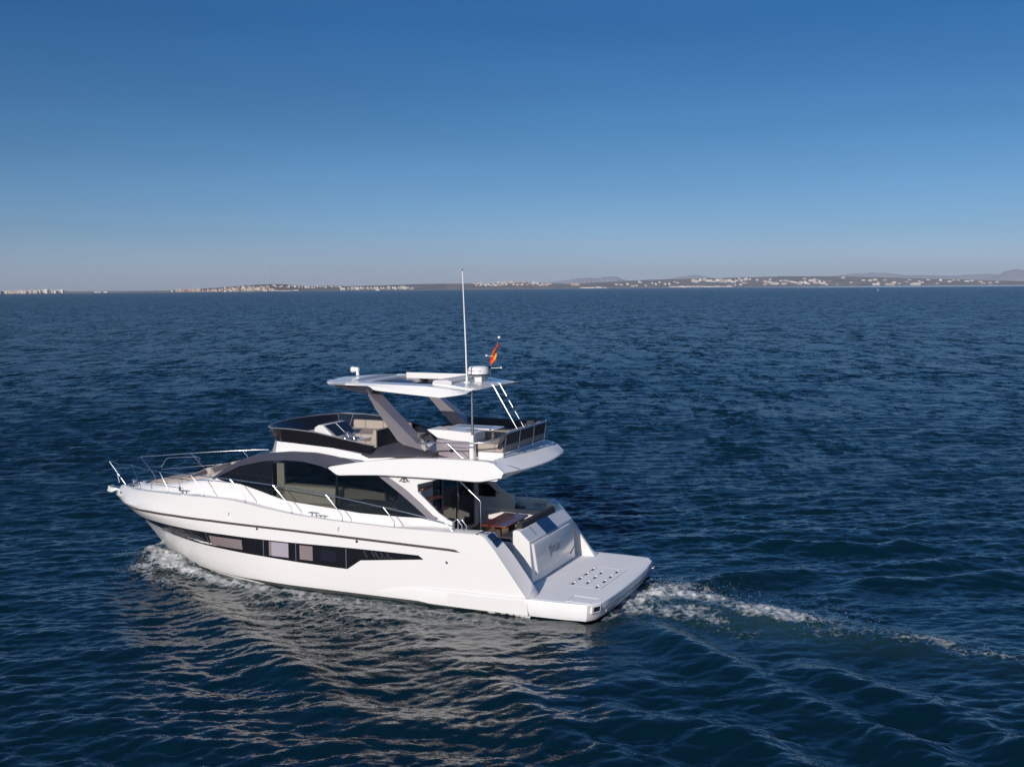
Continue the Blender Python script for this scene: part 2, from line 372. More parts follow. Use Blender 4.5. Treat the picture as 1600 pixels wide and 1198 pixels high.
# swim platform
def plat_outline(o=0.0):
    half = [(1.50, 2.42 - o), (.7, 2.40 - o), (.03 + o * .6, 2.33 - o), (-.02 + o * .6, 2.26 - o), (-.18 + o, 1.97), (-.25 + o, 1.3), (-.28 + o, .6)]
    return half + [(-.285 + o, 0)] + [(x, -y) for x, y in reversed(half)]
mb = MB(); rings = []
for z, o in ((.03, .14), (.16, .06), (.33, .02), (.42, 0), (.445, .012), (.45, .035)):
    rings.append([(x, y, z) for x, y in plat_outline(o)])
mb.loft(rings)
platform = mb.build("swim_platform", PLAT, yacht, smooth=35)
MB().prism([(1.46, 2.33), (.05, 2.25), (-.16, 1.9), (-.22, 0), (-.16, -1.9), (.05, -2.25), (1.46, -2.33)], 'xy', .449, .4525).build("tread_surface", DECK, platform)
mb = MB()
for a, b in (((1.02, .98), (.95, -.88)), ((.95, -.88), (.15, -.88)), ((.15, -.88), (.19, 1.0)), ((.19, 1.0), (1.02, .98))):
    mb.tube([(a[0], a[1], .452), (b[0], b[1], .452)], .009, 4)
mb.build("hatch_joint", mat("joint_grey", (.45, .43, .44), .7), platform)  # grey lines along the hatch joint
for x, y in ((.94, .80), (.94, .33), (.94, -.11), (.94, -.59), (.64, .61), (.64, .11), (.64, -.34), (.31, .90), (.31, .37), (.31, -.08), (.31, -.57)):
    MB().prism([(x - .028, y - .085), (x - .028, y + .085), (x + .028, y + .085), (x + .028, y - .085)], 'xy', .452, .458).build("socket_recess", BLACK, platform)
    MB().box(x - .024, x + .024, y - .175, y - .105, .4525, .478).build("socket_cover", RADW, platform, bevel=.006)
for p in (((.57, 1.74), (-.05, 1.78)), ((.57, 2.20), (.57, 1.74)), ((.60, 2.2), (-.02, 2.24))):
    MB().tube([(p[0][0], p[0][1], .4525), (p[1][0], p[1][1], .4525)], .009, 4).build("seam", GEL, platform)
mb = MB(); mb.add([(-.14, 2.12, .435), (-.16, 2.05, .435), (-.165, 1.97, .28), (-.06, 2.27, .435), (-.07, 2.28, .27)], []); 
for s in (1, -1):
    nrm = Vector((-.85, .5 * s, 0)).normalized()
    MB().add([(-.035 + nrm.x * .02, s * 2.235 + nrm.y * .02, .40), (-.165 + nrm.x * .02, s * 1.99 + nrm.y * .02, .40), (-.15 + nrm.x * .02, s * 1.99 + nrm.y * .02, .23), (-.02 + nrm.x * .02, s * 2.235 + nrm.y * .02, .23),
              (.0, s * 2.2, .40), (-.13, s * 1.95, .40), (-.11, s * 1.95, .23), (.02, s * 2.2, .23)], [(0, 1, 2, 3), (4, 7, 6, 5), (0, 4, 5, 1), (2, 6, 7, 3), (1, 5, 6, 2), (0, 3, 7, 4)]).build("corner_plate", GEL, platform, bevel=.008)
    MB().add([(-.06 + nrm.x * .025, s * 2.19 + nrm.y * .025, .375), (-.145 + nrm.x * .025, s * 2.03 + nrm.y * .025, .375), (-.135 + nrm.x * .025, s * 2.03 + nrm.y * .025, .27), (-.05 + nrm.x * .025, s * 2.19 + nrm.y * .025, .27)], [(0, 1, 2, 3)]).build("name_badge", BLACK, platform)
    MB().box(1.36, 1.44, s * 2.02, s * 2.20, .30, .32).build("bracket", CHROME, platform)
MB().tube([(-.20, -1.75, .33), (-.27, -1.75, .33), (-.27, -1.90, .33), (-.2, -1.92, .33)], .018, 8).build("towing_eye", SILVER, platform)
mb = MB(); mb.loft([[(-.255 + .0, y, .24), (-.262 + .03 * (y / 2) ** 2, y, .20), (-.2, y, .19), (-.2, y, .25)] for y in lin(-1.8, 1.8, 12)]); mb.build("rubbing_strip", SILVER, platform)

# transom block with its stern panel, stairs to port
def txa(z): return float(np.interp(z, [.45, .75, 1.47], [1.78, 1.80, 1.86]))
mb = MB()
prof = [(1.86, 1.47), (2.13, 1.72), (2.22, 1.73), (2.30, 1.70), (2.30, .46), (1.78, .46)]
mb.prism(prof, 'xz', 1.27, -1.60)
tr = mb.build("transom_block", GEL, yacht, bevel=.025)
mb = MB()
pan = [[(txa(z) - d, y, z) for (y, z) in q] for d, q in ((-.005, [(1.18, 1.42), (-1.30, 1.42), (-1.52, .80), (-1.20, .64), (1.05, .64)]), (.05, [(1.14, 1.40), (-1.26, 1.40), (-1.47, .82), (-1.18, .67), (1.02, .67)]), (.065, [(1.06, 1.37), (-1.20, 1.37), (-1.40, .84), (-1.14, .70), (.96, .70)]))]
mb.loft(pan); mb.build("garage_door", GEL, tr, bevel=.008)
MB().add([(txa(1.0) - .045, -1.42, .78), (txa(1) - .045, -1.50, .84), (txa(1) - .075, -1.50, .84), (txa(1) - .075, -1.42, .78), (txa(.7) - .045, -1.12, .66), (txa(.7) - .075, -1.12, .66), (txa(.7) - .045, -1.1, .69), (txa(.7) - .075, -1.1, .69)],
         [(0, 1, 2, 3), (0, 3, 5, 4), (4, 5, 7, 6), (1, 6, 7, 2), (0, 4, 6, 1), (3, 2, 7, 5)]).build("grab_handle", BLACK, tr)
# dark lens let into the sloping top, with a joint line
def top_pt(x): return 1.47 + (x - 1.86) * (.25 / .27)
mb = MB(); q = [(1.84, top_pt(1.86) - .012), (1.858, top_pt(1.86) + .012), (2.135, 1.732), (2.22, 1.742), (2.22, 1.70), (1.87, 1.44)]
mb.prism(q, 'xz', .22, -.52); mb.build("stern_light_lens", NAVY, tr, bevel=.004)
mb = MB(); mb.prism([(1.93, top_pt(1.93) + .004), (2.12, top_pt(2.12) + .004), (2.12, top_pt(2.12) - .02), (1.93, top_pt(1.93) - .02)], 'xz', .70, .675); mb.build("vent_slot", BLACK, tr)
for y in (.62, -.62, .9, -.9): MB().revolve([(.022, 0), (.022, .012), (.001, .014)], (2.2, y, 1.732), 'z', 10).build("popup_cleat", INK, tr)
text_mesh("Mystik", "boat_name", .36, FADED, tr, basis((txa(1.05) - .071, .0, 1.07), (0, -1, -.02), (.08, 0, 1)), shear=.35, extrude=.003, spacing=.95)
for i in range(4):
    x0 = 1.82 + i * .24; z1 = .60 + i * .15
    MB().box(x0, x0 + .30, 1.29, 1.86, .44, z1).build("boarding_step", GEL, yacht, bevel=.012)
    MB().box(x0 + .02, x0 + .235, 1.33, 1.82, z1, z1 + .004).build("step_tread", DECK, yacht)
MB().revolve([(.085, 0), (.085, .04), (.06, .05), (.001, .045)], (2.06, 1.835, 1.02), 'y', 18).build("shore_power_inlet", BLACK, yacht)
# port wing instrument panel (flat navy cover with a round lid)
for s in (1,):
    zf = lambda x, y: (ZG(x) + (ZGI(x) - ZG(x)) * (2.26 - y) / .33) + .05
    pts = [(2.27, 2.21), (2.25, 1.97), (2.50, 1.96), (2.52, 2.20)]
    mb = MB(); a = [(x, y, zf(x, y)) for x, y in pts]; b = [(x + .03, y, zf(x, y) - .06) for x, y in pts]; mb.loft([b, a]); mb.build("hatch_cover", NAVY, yacht, bevel=.006)
    MB().revolve([(.07, 0), (.07, .012), (.05, .02), (.001, .02)], (2.38, 2.085, zf(2.38, 2.085) - .006), 'z', 18).build("winch_cap", BLACK, yacht)
MB().tube([(2.66, 1.86, 1.60), (2.66, 1.60, 1.60)], .03, 10).build("gate_latch", CHROME, yacht)
# cockpit seat, cushion and starboard side fittings
sofa = MB().box(2.30, 2.75, 1.02, -1.60, 1.04, 1.36).build("cockpit_sofa", GEL, yacht, bevel=.03)
MB().box(2.32, 2.78, 1.0, -1.58, 1.36, 1.48).build("seat_cushion", DARKF, sofa, bevel=.04)
MB().prism([(2.13, 1.70), (2.17, 1.86), (2.27, 1.87), (2.36, 1.46), (2.28, 1.44)], 'xz', 1.04, -1.12).build("back_cushion", DARKF, sofa, bevel=.03)
MB().box(2.6, 3.6, -1.80, -1.50, 1.04, 1.10).build("side_seat_base", GEL, yacht, bevel=.02)
MB().box(3.05, 3.60, -1.48, -1.80, 1.22, 1.26).build("teak_shelf", TEAKV, yacht, bevel=.01)
MB().box(3.35, 3.85, -1.82, -2.0, 1.575, 1.61).build("teak_ledge", TEAKV, yacht, bevel=.008)
for x in (2.75, 3.05):
    c = MB(); c.tube([(x - .13, -2.06, 1.68), (x + .13, -2.06, 1.68)], .018, 8); c.tube([(x - .05, -2.06, 1.58), (x - .05, -2.06, 1.68)], .015, 8); c.tube([(x + .05, -2.06, 1.58), (x + .05, -2.06, 1.68)], .015, 8); c.build("mooring_cleat", CHROME, yacht)
MB().revolve([(.05, 0), (.05, .10), (.07, .12), (.07, .2), (.05, .22), (.001, .23)], (2.52, -2.03, 1.58), 'z', 14).build("stern_winch", CHROME, yacht)

# ---------------- deckhouse
def YH(x, z): return 1.84 - .07 * (z - 2.0) - (.05 * (x - 8.5) ** 1.6 if x > 8.5 else 0)
GLOW = smooth_curve([(10.85, 2.53), (10.78, 2.505), (10.56, 2.44), (9.85, 2.405), (9.24, 2.29), (8.47, 2.115), (8.1, 2.072), (6.88, 1.998), (6.2, 1.945), (5.1, 1.943), (4.2, 1.965)], 200, 9)
AOUT = smooth_curve([(10.85, 2.47), (10.78, 2.53), (10.24, 2.854), (9.66, 3.115), (8.9, 3.288), (8.2, 3.364), (7.47, 3.372), (6.9, 3.314), (6.27, 3.186)], 200, 7)
AIN = smooth_curve([(10.78, 2.46), (10.65, 2.537), (9.86, 2.882), (9.06, 3.063), (8.38, 3.131), (7.83, 3.124), (7.32, 3.05), (7.11, 2.987), (6.86, 2.823), (6.7, 2.87), (5.65, 2.905)], 200, 3)
PIN = smooth_curve([(5.65, 2.91), (5.0, 2.51), (4.6, 2.235), (4.234, 1.966)], 60, 9)
POUT = smooth_curve([(5.41, 2.925), (4.87, 2.62), (4.45, 2.31), (4.14, 2.05), (4.008, 1.95)], 60, 7)
deckhouse = MB()
for s in (1, -1):
    strip(deckhouse, lin(3.60, 10.84, 70), lambda x: 1.60, lambda x: min(GLOW(max(x, 4.2)), 1.60 + (x - 3.45) * 2.2), YH, 0, .06, 4, s)
deckhouse = deckhouse.build("deckhouse", GEL, yacht, smooth=40)
TOPG = lambda x: AIN(x) + .06 if x > 5.65 else PIN(x)
for s in (1, -1):
    g = GLASS if s > 0 else BLACKG
    for x0, x1, mm in ((8.93, 10.62, BLACKG), (6.88, 8.80, g), (5.10, 6.82, g), (4.25, 5.10, BLACKG)):
        mb = MB(); strip(mb, lin(x0, x1, 26), lambda x: GLOW(x) - .015, TOPG, YH, -.012, .014, 4, s); mb.build("side_window", mm, yacht, smooth=40)
    for x in (8.865, 6.85):
        mb = MB(); strip(mb, [x - .065, x + .065] if x > 8 else [x - .035, x + .035], lambda q: GLOW(q) - .01, TOPG, YH, -.006, .03, 4, s); mb.build("window_post", BLACKG, yacht, smooth=40)
    mb = MB(); strip(mb, lin(6.27, 10.84, 70), lambda x: min(AOUT(x) - .004, max(AIN(x), 3.186 - (x - 6.27) * .14) if x < 7.1 else AIN(x)), AOUT, YH, .03, .07, 4, s); mb.build("arch_trim", GRAPH, yacht, smooth=40)
    mb = MB(); strip(mb, lin(4.02, 5.64, 40), lambda x: GLOW(x) + .0 if x < 4.24 else PIN(x) - .005, lambda x: (POUT(x) if x < 5.41 else 2.925), YH, .028, .05, 3, s); mb.build("aft_pillar", SILVER, yacht, smooth=40)
    mb = MB(); poly = [(5.45, 2.96), (3.9, 2.96), (4.18, 2.86), (4.56, 2.76), (4.55, 2.58), (4.0, 2.11), (3.58, 1.87), (3.58, 1.55), (4.9, 1.55), (4.0, 1.97), (4.14, 2.03), (4.45, 2.29), (4.87, 2.60), (5.41, 2.90)]
    mb.prism(poly, 'xz', s * 1.80, s * 1.735); mb.build("wing_bulkhead", GEL, yacht, bevel=.012)
    mb = MB(); mb.prism([(5.09, 2.58), (4.2, 1.95), (4.9, 1.55), (5.09, 1.55)], 'xz', s * 1.79, s * 1.74); mb.build("wing_core", GEL, yacht)
    mb = MB(); mb.prism([(4.64, 2.20), (4.30, 2.17), (4.13, 2.04), (4.12, 1.86), (4.64, 1.85)], 'xz', s * 1.742, s * 1.725); mb.build("quarter_light", BLACKG, yacht)
# emblem on the port wing: one flat-topped peak with two small openings
mb = MB(); mb.prism([(5.075, 2.79), (4.985, 2.885), (4.955, 2.915), (4.87, 2.915), (4.84, 2.885), (4.745, 2.795), (4.80, 2.815), (4.865, 2.80), (4.915, 2.785), (4.965, 2.80), (5.02, 2.815)], 'xz', 1.795, 1.812)
emb = mb.build("emblem", INK, yacht)
for x in (4.955, 4.87): MB().prism([(x + .03, 2.825), (x, 2.87), (x - .03, 2.825)], 'xz', 1.81, 1.8145).build("opening", GEL, emb)
# roof and windscreen
def sect(x, zt, zb=None, crown=.05, fwd=0.0):
    ym = YH(x, zt) - .02; r = []
    for k in range(13):
        t = 1 - 2 * k / 12; r.append((x + fwd * (1 - t * t), ym * t, zt - .005 + crown * (1 - t * t)))
    return r
mb = MB(); mb.loft([sect(x, AOUT(x), fwd=.35 * max(0, (x - 8.6) / 2.2)) for x in lin(9.0, 6.0, 16)], closed=False, caps=False); mb.build("cabin_roof", GEL, yacht, smooth=40)
mb = MB(); mb.loft([sect(x, AOUT(x), fwd=.35 * max(0, (x - 8.6) / 2.2)) for x in lin(10.84, 9.0, 14)], closed=False, caps=False); mb.build("windscreen", BLACKG, yacht, smooth=40)
# saloon seen through the glass
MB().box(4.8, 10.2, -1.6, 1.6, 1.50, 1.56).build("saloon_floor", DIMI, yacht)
s2 = MB().box(6.98, 8.78, .75, 1.60, 1.56, 2.02).build("saloon_sofa", BEIGE, yacht, bevel=.05)
MB().box(6.92, 8.80, 1.30, 1.66, 2.00, 2.47).build("sofa_back", BEIGE, s2, bevel=.06)
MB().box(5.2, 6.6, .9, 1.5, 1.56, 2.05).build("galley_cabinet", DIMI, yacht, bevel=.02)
MB().box(5.15, 6.65, .85, 1.55, 2.05, 2.09).build("galley_worktop", GREYC, yacht, bevel=.01)
MB().box(8.52, 8.74, 1.60, 1.66, 1.9, 3.02).build("side_curtain", BEIGE, yacht)
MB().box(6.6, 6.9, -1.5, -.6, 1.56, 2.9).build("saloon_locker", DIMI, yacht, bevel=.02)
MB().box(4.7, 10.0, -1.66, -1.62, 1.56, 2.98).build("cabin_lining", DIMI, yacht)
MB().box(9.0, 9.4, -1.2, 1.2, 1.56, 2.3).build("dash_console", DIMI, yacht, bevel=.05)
# aft bulkhead with sliding doors
ab = MB()
ab.box(4.62, 4.70, .90, 1.74, 1.04, 2.98); ab.box(4.62, 4.70, -1.74, -1.52, 1.04, 2.98); ab.box(4.62, 4.70, -1.52, .90, 2.86, 2.98); ab.box(4.58, 4.72, -1.52, .90, 1.04, 1.14)
ab = ab.build("aft_bulkhead", GEL, yacht, bevel=.008)
for y0, y1 in ((.88, .36), (.34, -.52), (-.50, -1.50)):
    d = MB().box(4.66, 4.68, y0, y1, 1.14, 2.86).build("sliding_door", BLACKG, ab)
    fr = MB(); fr.box(4.64, 4.665, y0, y0 - .045, 1.14, 2.86); fr.box(4.64, 4.665, y1, y1 + .045, 1.14, 2.86); fr.build("door_frame", SILVER if y0 < .5 else BLACK, d)
MB().tube([(4.6, -.42, 1.7), (4.58, -.42, 1.75), (4.58, -.42, 2.1), (4.6, -.42, 2.15)], .014, 8).build("door_handle", CHROME, ab)
# stair to the flybridge, port side of the cockpit
stair = MB()
stair.prism([(3.62, 1.04), (4.62, 2.7), (4.62, 2.55), (3.80, 1.04)], 'xz', 1.70, 1.66)
stair = stair.build("flybridge_stair", GEL, yacht)
for i in range(6):
    MB().box(3.62 + i * .17, 3.90 + i * .17, .98, 1.66, 1.24 + i * .27, 1.28 + i * .27).build("stair_tread", TEAKV, stair, bevel=.008)
MB().tube([(4.25, .92, 2.98), (4.05, .92, 2.9), (3.32, .92, 2.30), (3.30, .92, 2.24), (3.30, .92, 1.06)], .02, 10).build("stair_handrail", CHROME, yacht)
for dx in (0, .12):
    MB().tube([(3.50 - dx, 1.98, 1.80), (3.50 - dx, 1.98, 1.98), (3.40 - dx, 1.98, 2.04), (3.28 - dx, 1.98, 1.9), (3.28 - dx, 1.98, 1.80)], .016, 8).build("boarding_hoop", CHROME, yacht)

# ---------------- foredeck
tw = lerp([(10.7, 1.56), (11.5, 1.46), (12, 1.36), (13, 1.06), (13.7, .80), (14.2, .58), (14.65, .30)])
tz = lerp([(10.7, 2.50), (11.5, 2.36), (12.3, 2.20), (13, 2.07), (13.7, 1.96), (14.2, 1.90), (14.65, 1.86)])
mb = MB(); rings = []
for x in lin(10.7, 14.65, 24):
    a, t = tw(x), tz(x); b = ZG(x) - .14
    half = [(a + .06, b), (a, t - .12), (a - .05, t - .04), (a - .14, t), (a * .4, t + .025)]
    rings.append([(x, y, z) for y, z in half] + [(x, -y, z) for y, z in reversed(half)])
mb.loft(rings); mb.build("coachroof", GEL, yacht, smooth=35)
mb = MB(); rings = []
for x in lin(11.15, 13.95, 18):
    a = min(tw(x) - .22, .98); t = tz(x) + .02; e = .02 if x in (11.15, 13.95) else 0
    half = [(a, t - .02), (a + .02, t + .04), (a - .03, t + .085 - e), (a * .5, t + .10 - e)]
    rings.append([(x, y, z) for y, z in half] + [(x, -y, z) for y, z in reversed(half)])
mb.loft(rings); pad = mb.build("sunpad", TAUPE, yacht, smooth=40)
for s in (1, -1):
    mb = MB(); y0, y1 = s * .10, s * .96
    mb.prism([(12.35, 2.28), (11.55, 2.62), (11.42, 2.62), (11.30, 2.40), (11.4, 2.34)], 'xz', y0, y1); mb.build("headrest", TAUPE, pad, bevel=.03)
    mb = MB(); mb.prism([(12.33, 2.275), (11.62, 2.57), (11.55, 2.50), (11.6, 2.36)], 'xz', y1, y1 + s * .012); mb.build("headrest_shaded_side", DARKF, pad)  # dark sheet that paints the shadow side of the headrest
MB().box(12.2, 12.26, 1.30, 1.325, 1.99, 2.10).build("side_vent", INK, yacht, bevel=.006)
for y in (.45, -.45):
    MB().revolve([(.10, 0), (.10, .02), (.06, .03), (.001, .03)], (14.3, y * .5, 1.905), 'z', 14).build("deck_hatch", BLACK, yacht)
# anchor on the bow roller, windlass, cleats
an = MB()
an.prism([(15.45, -.06), (15.9, -.05), (15.9, .05), (15.45, .06)], 'xy', 1.60, 1.66); an = an.build("bow_roller", CHROME, yacht, bevel=.008)
mb = MB(); mb.loft([[(15.62, .04, 1.58), (15.62, -.04, 1.58), (15.62, -.04, 1.62), (15.62, .04, 1.62)], [(15.82, .16, 1.50), (15.82, -.16, 1.50), (15.86, -.10, 1.63), (15.86, .10, 1.63)], [(16.0, .14, 1.52), (16.0, -.14, 1.52), (15.98, -.1, 1.68), (15.98, .1, 1.68)], [(16.05, .05, 1.60), (16.05, -.05, 1.60), (16.03, -.05, 1.66), (16.03, .05, 1.66)]])
mb.build("anchor", mat("galvanised_anchor", (.50, .52, .48), .5, metal=.3, noise=.12, nscale=8), an, bevel=.01)
wl_ = MB(); wl_.revolve([(.11, 0), (.11, .06), (.07, .09), (.07, .15), (.09, .17), (.001, .18)], (14.95, .12, 1.76), 'z', 18); wl_.revolve([(.08, 0), (.08, .1), (.001, .11)], (14.78, -.12, 1.78), 'z', 14); wl_.build("windlass", CHROME, yacht)
MB().box(14.9, 15.3, -.25, .25, 1.705, 1.735).build("windlass_plate", INK, yacht, bevel=.01)
MB().tube([(15.4, .03, 1.72), (15.2, .05, 1.78), (14.95, .1, 1.80)], .018, 6).build("anchor_chain", CHROME, yacht)
def cleat(x, s, zz=None):
    y = s * (Y(x, ZG(x) - .02) - .10); z = ZG(x) + .012; c = MB()
    c.tube([(x - .17, y, z + .085), (x - .1, y, z + .095), (x + .1, y, z + .095), (x + .17, y, z + .085)], [.012, .018, .018, .012], 8)
    for d in (-.06, .06): c.tube([(x + d, y, z - .02), (x + d, y, z + .09)], .02, 8)
    c.build("mooring_cleat", CHROME, yacht)
for s in (1, -1):
    cleat(11.45, s); cleat(7.25, s)
    MB().box(15.05, 15.18, s * (Y(15.1, 1.62) - .01), s * (Y(15.1, 1.62) + .012), 1.56, 1.62).build("fairlead", INK, yacht, bevel=.01)
# pulpit and side rails
RT = lerp([(15.15, 2.46), (14.6, 2.475), (13.5, 2.53), (12.46, 2.58), (11.16, 2.645), (9.78, 2.632), (8.45, 2.563), (6.88, 2.438), (5.25, 2.243), (3.98, 2.067), (3.54, 1.98), (3.38, 1.80)])
def RY(x): return max(.12, Y(min(x, 15.2), 1.9) - .06)
for s in (1, -1):
    top = 14.48 if s > 0 else 15.06; dz = lambda x: 0 if s > 0 else .08 * min(1, max(0, (x - 9) / 3))
    xs = lin(3.38, top, 60); MB().tube([(x, s * RY(x), RT(x) + dz(x)) for x in xs], .0135, 8).build("top_rail", CHROME, yacht, smooth=60)
    lx = lin(9.4, 14.6, 26) if s < 0 else lin(12.1, 13.7, 12)
    MB().tube([(x, s * (RY(x) - .01), ZG(x) + (RT(x) - ZG(x)) * .48) for x in lx], .009, 8).build("mid_rail", CHROME, yacht, smooth=60)
    for xt, xb in (((14.48, 13.69) if s > 0 else (15.06, 14.75)), ((12.5, 12.13) if s > 0 else (13.88, 13.5)), ((11.16, 10.68) if s > 0 else (12.49, 12.1)), (9.78, 9.31), (8.45, 7.89), (6.88, 6.41), (5.25, 4.95)):
        yb = s * (RY(xb)); zb = ZG(xb) + .01; yt = s * RY(xt); zt = RT(xt) + dz(xt)
        k = Vector((xb + .0, yb, zb + .13)); MB().tube([(xb, yb, zb - .02), tuple(k), (xt, yt, zt)], .0115, 8).build("stanchion", CHROME, yacht)
        MB().revolve([(.035, 0), (.03, .015), (.018, .02)], (xb, yb, zb - .004), 'z', 10).build("stanchion_foot", CHROME, yacht)
MB().tube([(14.48, RY(14.48), RT(14.48)), (15.1, .58, 2.44), (15.7, .16, 2.41), (16.02, -.02, 2.39)], .010, 6).build("pulpit_wire", CHROME, yacht, smooth=60)
MB().tube([(15.5, -.10, 1.72), (15.62, -.1, 1.85), (16.02, -.02, 2.39)], .013, 8).build("pulpit_post", CHROME, yacht)
MB().tube([(15.62, .02, 1.78), (15.72, .0, 2.10), (15.55, .08, 2.14), (15.45, .12, 2.1)], .012, 6).build("anchor_light_bracket", CHROME, yacht)
hp = [(14.60, -.62, 2.20), (14.38, -.62, 2.47), (14.30, -.63, 2.50), (13.4, -.78, 2.56), (13.28, -.8, 2.52), (13.35, -.8, 2.28)]
MB().tube(hp, .010, 8).build("foredeck_grab_rail", CHROME, yacht)
# ---------------- flybridge
ZLO = smooth_curve([(6.98, 3.055), (6.71, 2.872), (6.3, 2.905), (5.58, 2.95), (5.28, 2.96), (3.94, 2.97), (3.5, 2.965), (2.94, 2.955), (2.73, 2.975), (2.24, 3.09)], 160, 5)
ZTO = smooth_curve([(6.98, 3.07), (6.6, 3.14), (6.15, 3.225), (5.27, 3.35), (4.6, 3.41), (3.96, 3.44), (3.05, 3.452), (2.6, 3.44), (2.50, 3.41), (2.24, 3.17)], 160, 3)
mb = MB(); rings = []
for x in lin(2.24, 6.96, 60):
    a, b = ZLO(x), ZTO(x); h = b - a; f = min(3.30, b - .02); o = .03 * min(1, h / .3)
    half = [(1.66, a + .03), (1.985, a), (2.00, a + .015 * min(1, h / .2)), (1.985, a + h * .3), (1.965, a + h * .62), (1.935, b - .008), (1.92, b), (1.72, b), (1.70, f)]
    rings.append([(x, y, z) for y, z in half] + [(x, -y, z) for y, z in reversed(half)])
mb.loft(rings); fly = mb.build("flybridge_deck", GEL, yacht, smooth=24)
mb = MB(); rings = []
for y in lin(1.93, -1.93, 25):
    k = 1 - (y / 1.93) ** 2; xb = 2.22 - .30 * k; e = abs(y) > 1.8
    xt = 2.60 if not e else 2.50
    rings.append([(xt + .1, y, 3.30), (xt + .02, y, 3.435 - (.03 if e else 0)), (xt - .03, y, 3.432 - (.03 if e else 0)), (xb + .02, y, 3.215), (xb, y, 3.195), (xb + .03, y, 3.16), (2.40, y, 3.00), (2.7, y, 2.98)])
mb.loft(rings); mb.build("flybridge_overhang", PLAT, yacht, smooth=22)
MB().box(2.62, 6.2, -1.70, 1.70, 3.295, 3.302).build("flybridge_sole", DECK, yacht)
MB().tube([(2.40, 1.5, 3.335), (2.02, 1.42, 3.235)], .006, 4).build("panel_joint", INK, yacht)
# forward coaming and smoked windscreen
COB = [(4.5, 1.70), (5.9, 1.70), (7, 1.69), (8.2, 1.66), (8.75, 1.60), (9.05, 1.25), (9.22, .65), (9.28, 0)]
def full(h): return h + [(x, -y, *r) for x, y, *r in reversed(h[:-1])]
bz = lambda x: (AOUT(min(max(x, 6.27), 8.9)) - .02 if x > 6.27 else ZTO(x) - .03)
tzc = lerp([(4.4, 3.36), (5.6, 3.31), (6.0, 3.37), (6.2, 3.43), (6.47, 3.46), (7.18, 3.51), (7.89, 3.55), (8.76, 3.57), (9.4, 3.58)])
outer = full(COB)
mb = MB(); rings = []
for x, y in outer:
    s = 1 if y >= 0 else -1
    rings.append([(x + (.22 if x > 8.6 else 0) * (x - 8.6), y * 1.02, bz(x)), (x, y, tzc(x)), (x - .05, y - s * .06 * (1 if abs(y) > .01 else 0), tzc(x)), (x - .06, y - s * .07 * (1 if abs(y) > .01 else 0), 3.29)])
mb.loft(rings, closed=False, caps=False); co = mb.build("flybridge_coaming", GEL, yacht, smooth=40)
BOT = [(5.92, 1.675, 3.40), (6.47, 1.68, 3.455), (7.18, 1.675, 3.505), (7.89, 1.665, 3.545), (8.45, 1.63, 3.56), (8.72, 1.59, 3.565), (8.9, 1.45, 3.57), (9.05, 1.15, 3.575), (9.17, .7, 3.58), (9.23, .3, 3.58), (9.24, 0, 3.58)]
RIM = [(5.79, 1.70, 3.625), (6.06, 1.73, 3.66), (6.75, 1.755, 3.77), (7.46, 1.765, 3.885), (8.18, 1.765, 3.93), (8.85, 1.735, 3.93), (9.05, 1.55, 3.93), (9.24, 1.2, 3.93), (9.40, .7, 3.93), (9.46, .3, 3.93), (9.47, 0, 3.93)]
def resamp(P, n):
    P = np.array(P); d = np.r_[0, np.cumsum(np.linalg.norm(np.diff(P, axis=0), axis=1))]; t = np.linspace(0, d[-1], n)
    return [tuple(np.interp(t, d, P[:, k])) for k in range(3)] if False else list(zip(*[np.interp(t, d, P[:, k]) for k in range(3)]))
b_, r_ = full(BOT), full(RIM)
mb = MB(); rings = []
for b, r in zip(b_, r_):
    s = Vector((b[0] - 7, b[1] * 3, 0)).normalized() * .012
    rings.append([b, r, (r[0] - s.x, r[1] - s.y, r[2]), (b[0] - s.x, b[1] - s.y, b[2])])
mb.loft(rings); ws = mb.build("flybridge_windscreen", TINT, yacht, smooth=40)
MB().tube(r_, .016, 8).build("windscreen_rim", SILVER, ws, smooth=60)
def ws_pt(t, side, f=0.0):
    i = int(t); k = t - i; b = Vector(BOT[i]).lerp(Vector(BOT[i + 1]), k); r = Vector(RIM[i]).lerp(Vector(RIM[i + 1]), k)
    p = b.lerp(r, f); return (p.x, p.y * side * 1.0 + side * .012, p.z)
for s in (1, -1):
    for t in (4.55, 5.6):
        MB().tube([ws_pt(t, s, 0), ws_pt(t, s, 1)], .016, 6).build("windscreen_post", CHROME, ws)
        if s < 0: MB().tube([(a, b + .03, c) for a, b, c in (ws_pt(t, s, 0), ws_pt(t, s, 1))], .016, 6).build("windscreen_post", CHROME, ws)
    mb = MB(); mb.add([tuple(Vector(ws_pt(t, s, f)) - Vector((.0, s * (.027 if s > 0 else .03), 0))) for t, f in ((4.6, .1), (5.5, .1), (5.5, .92), (4.6, .92))], [(0, 1, 2, 3)])
    mb.build("clear_pane", BLACKG, ws)
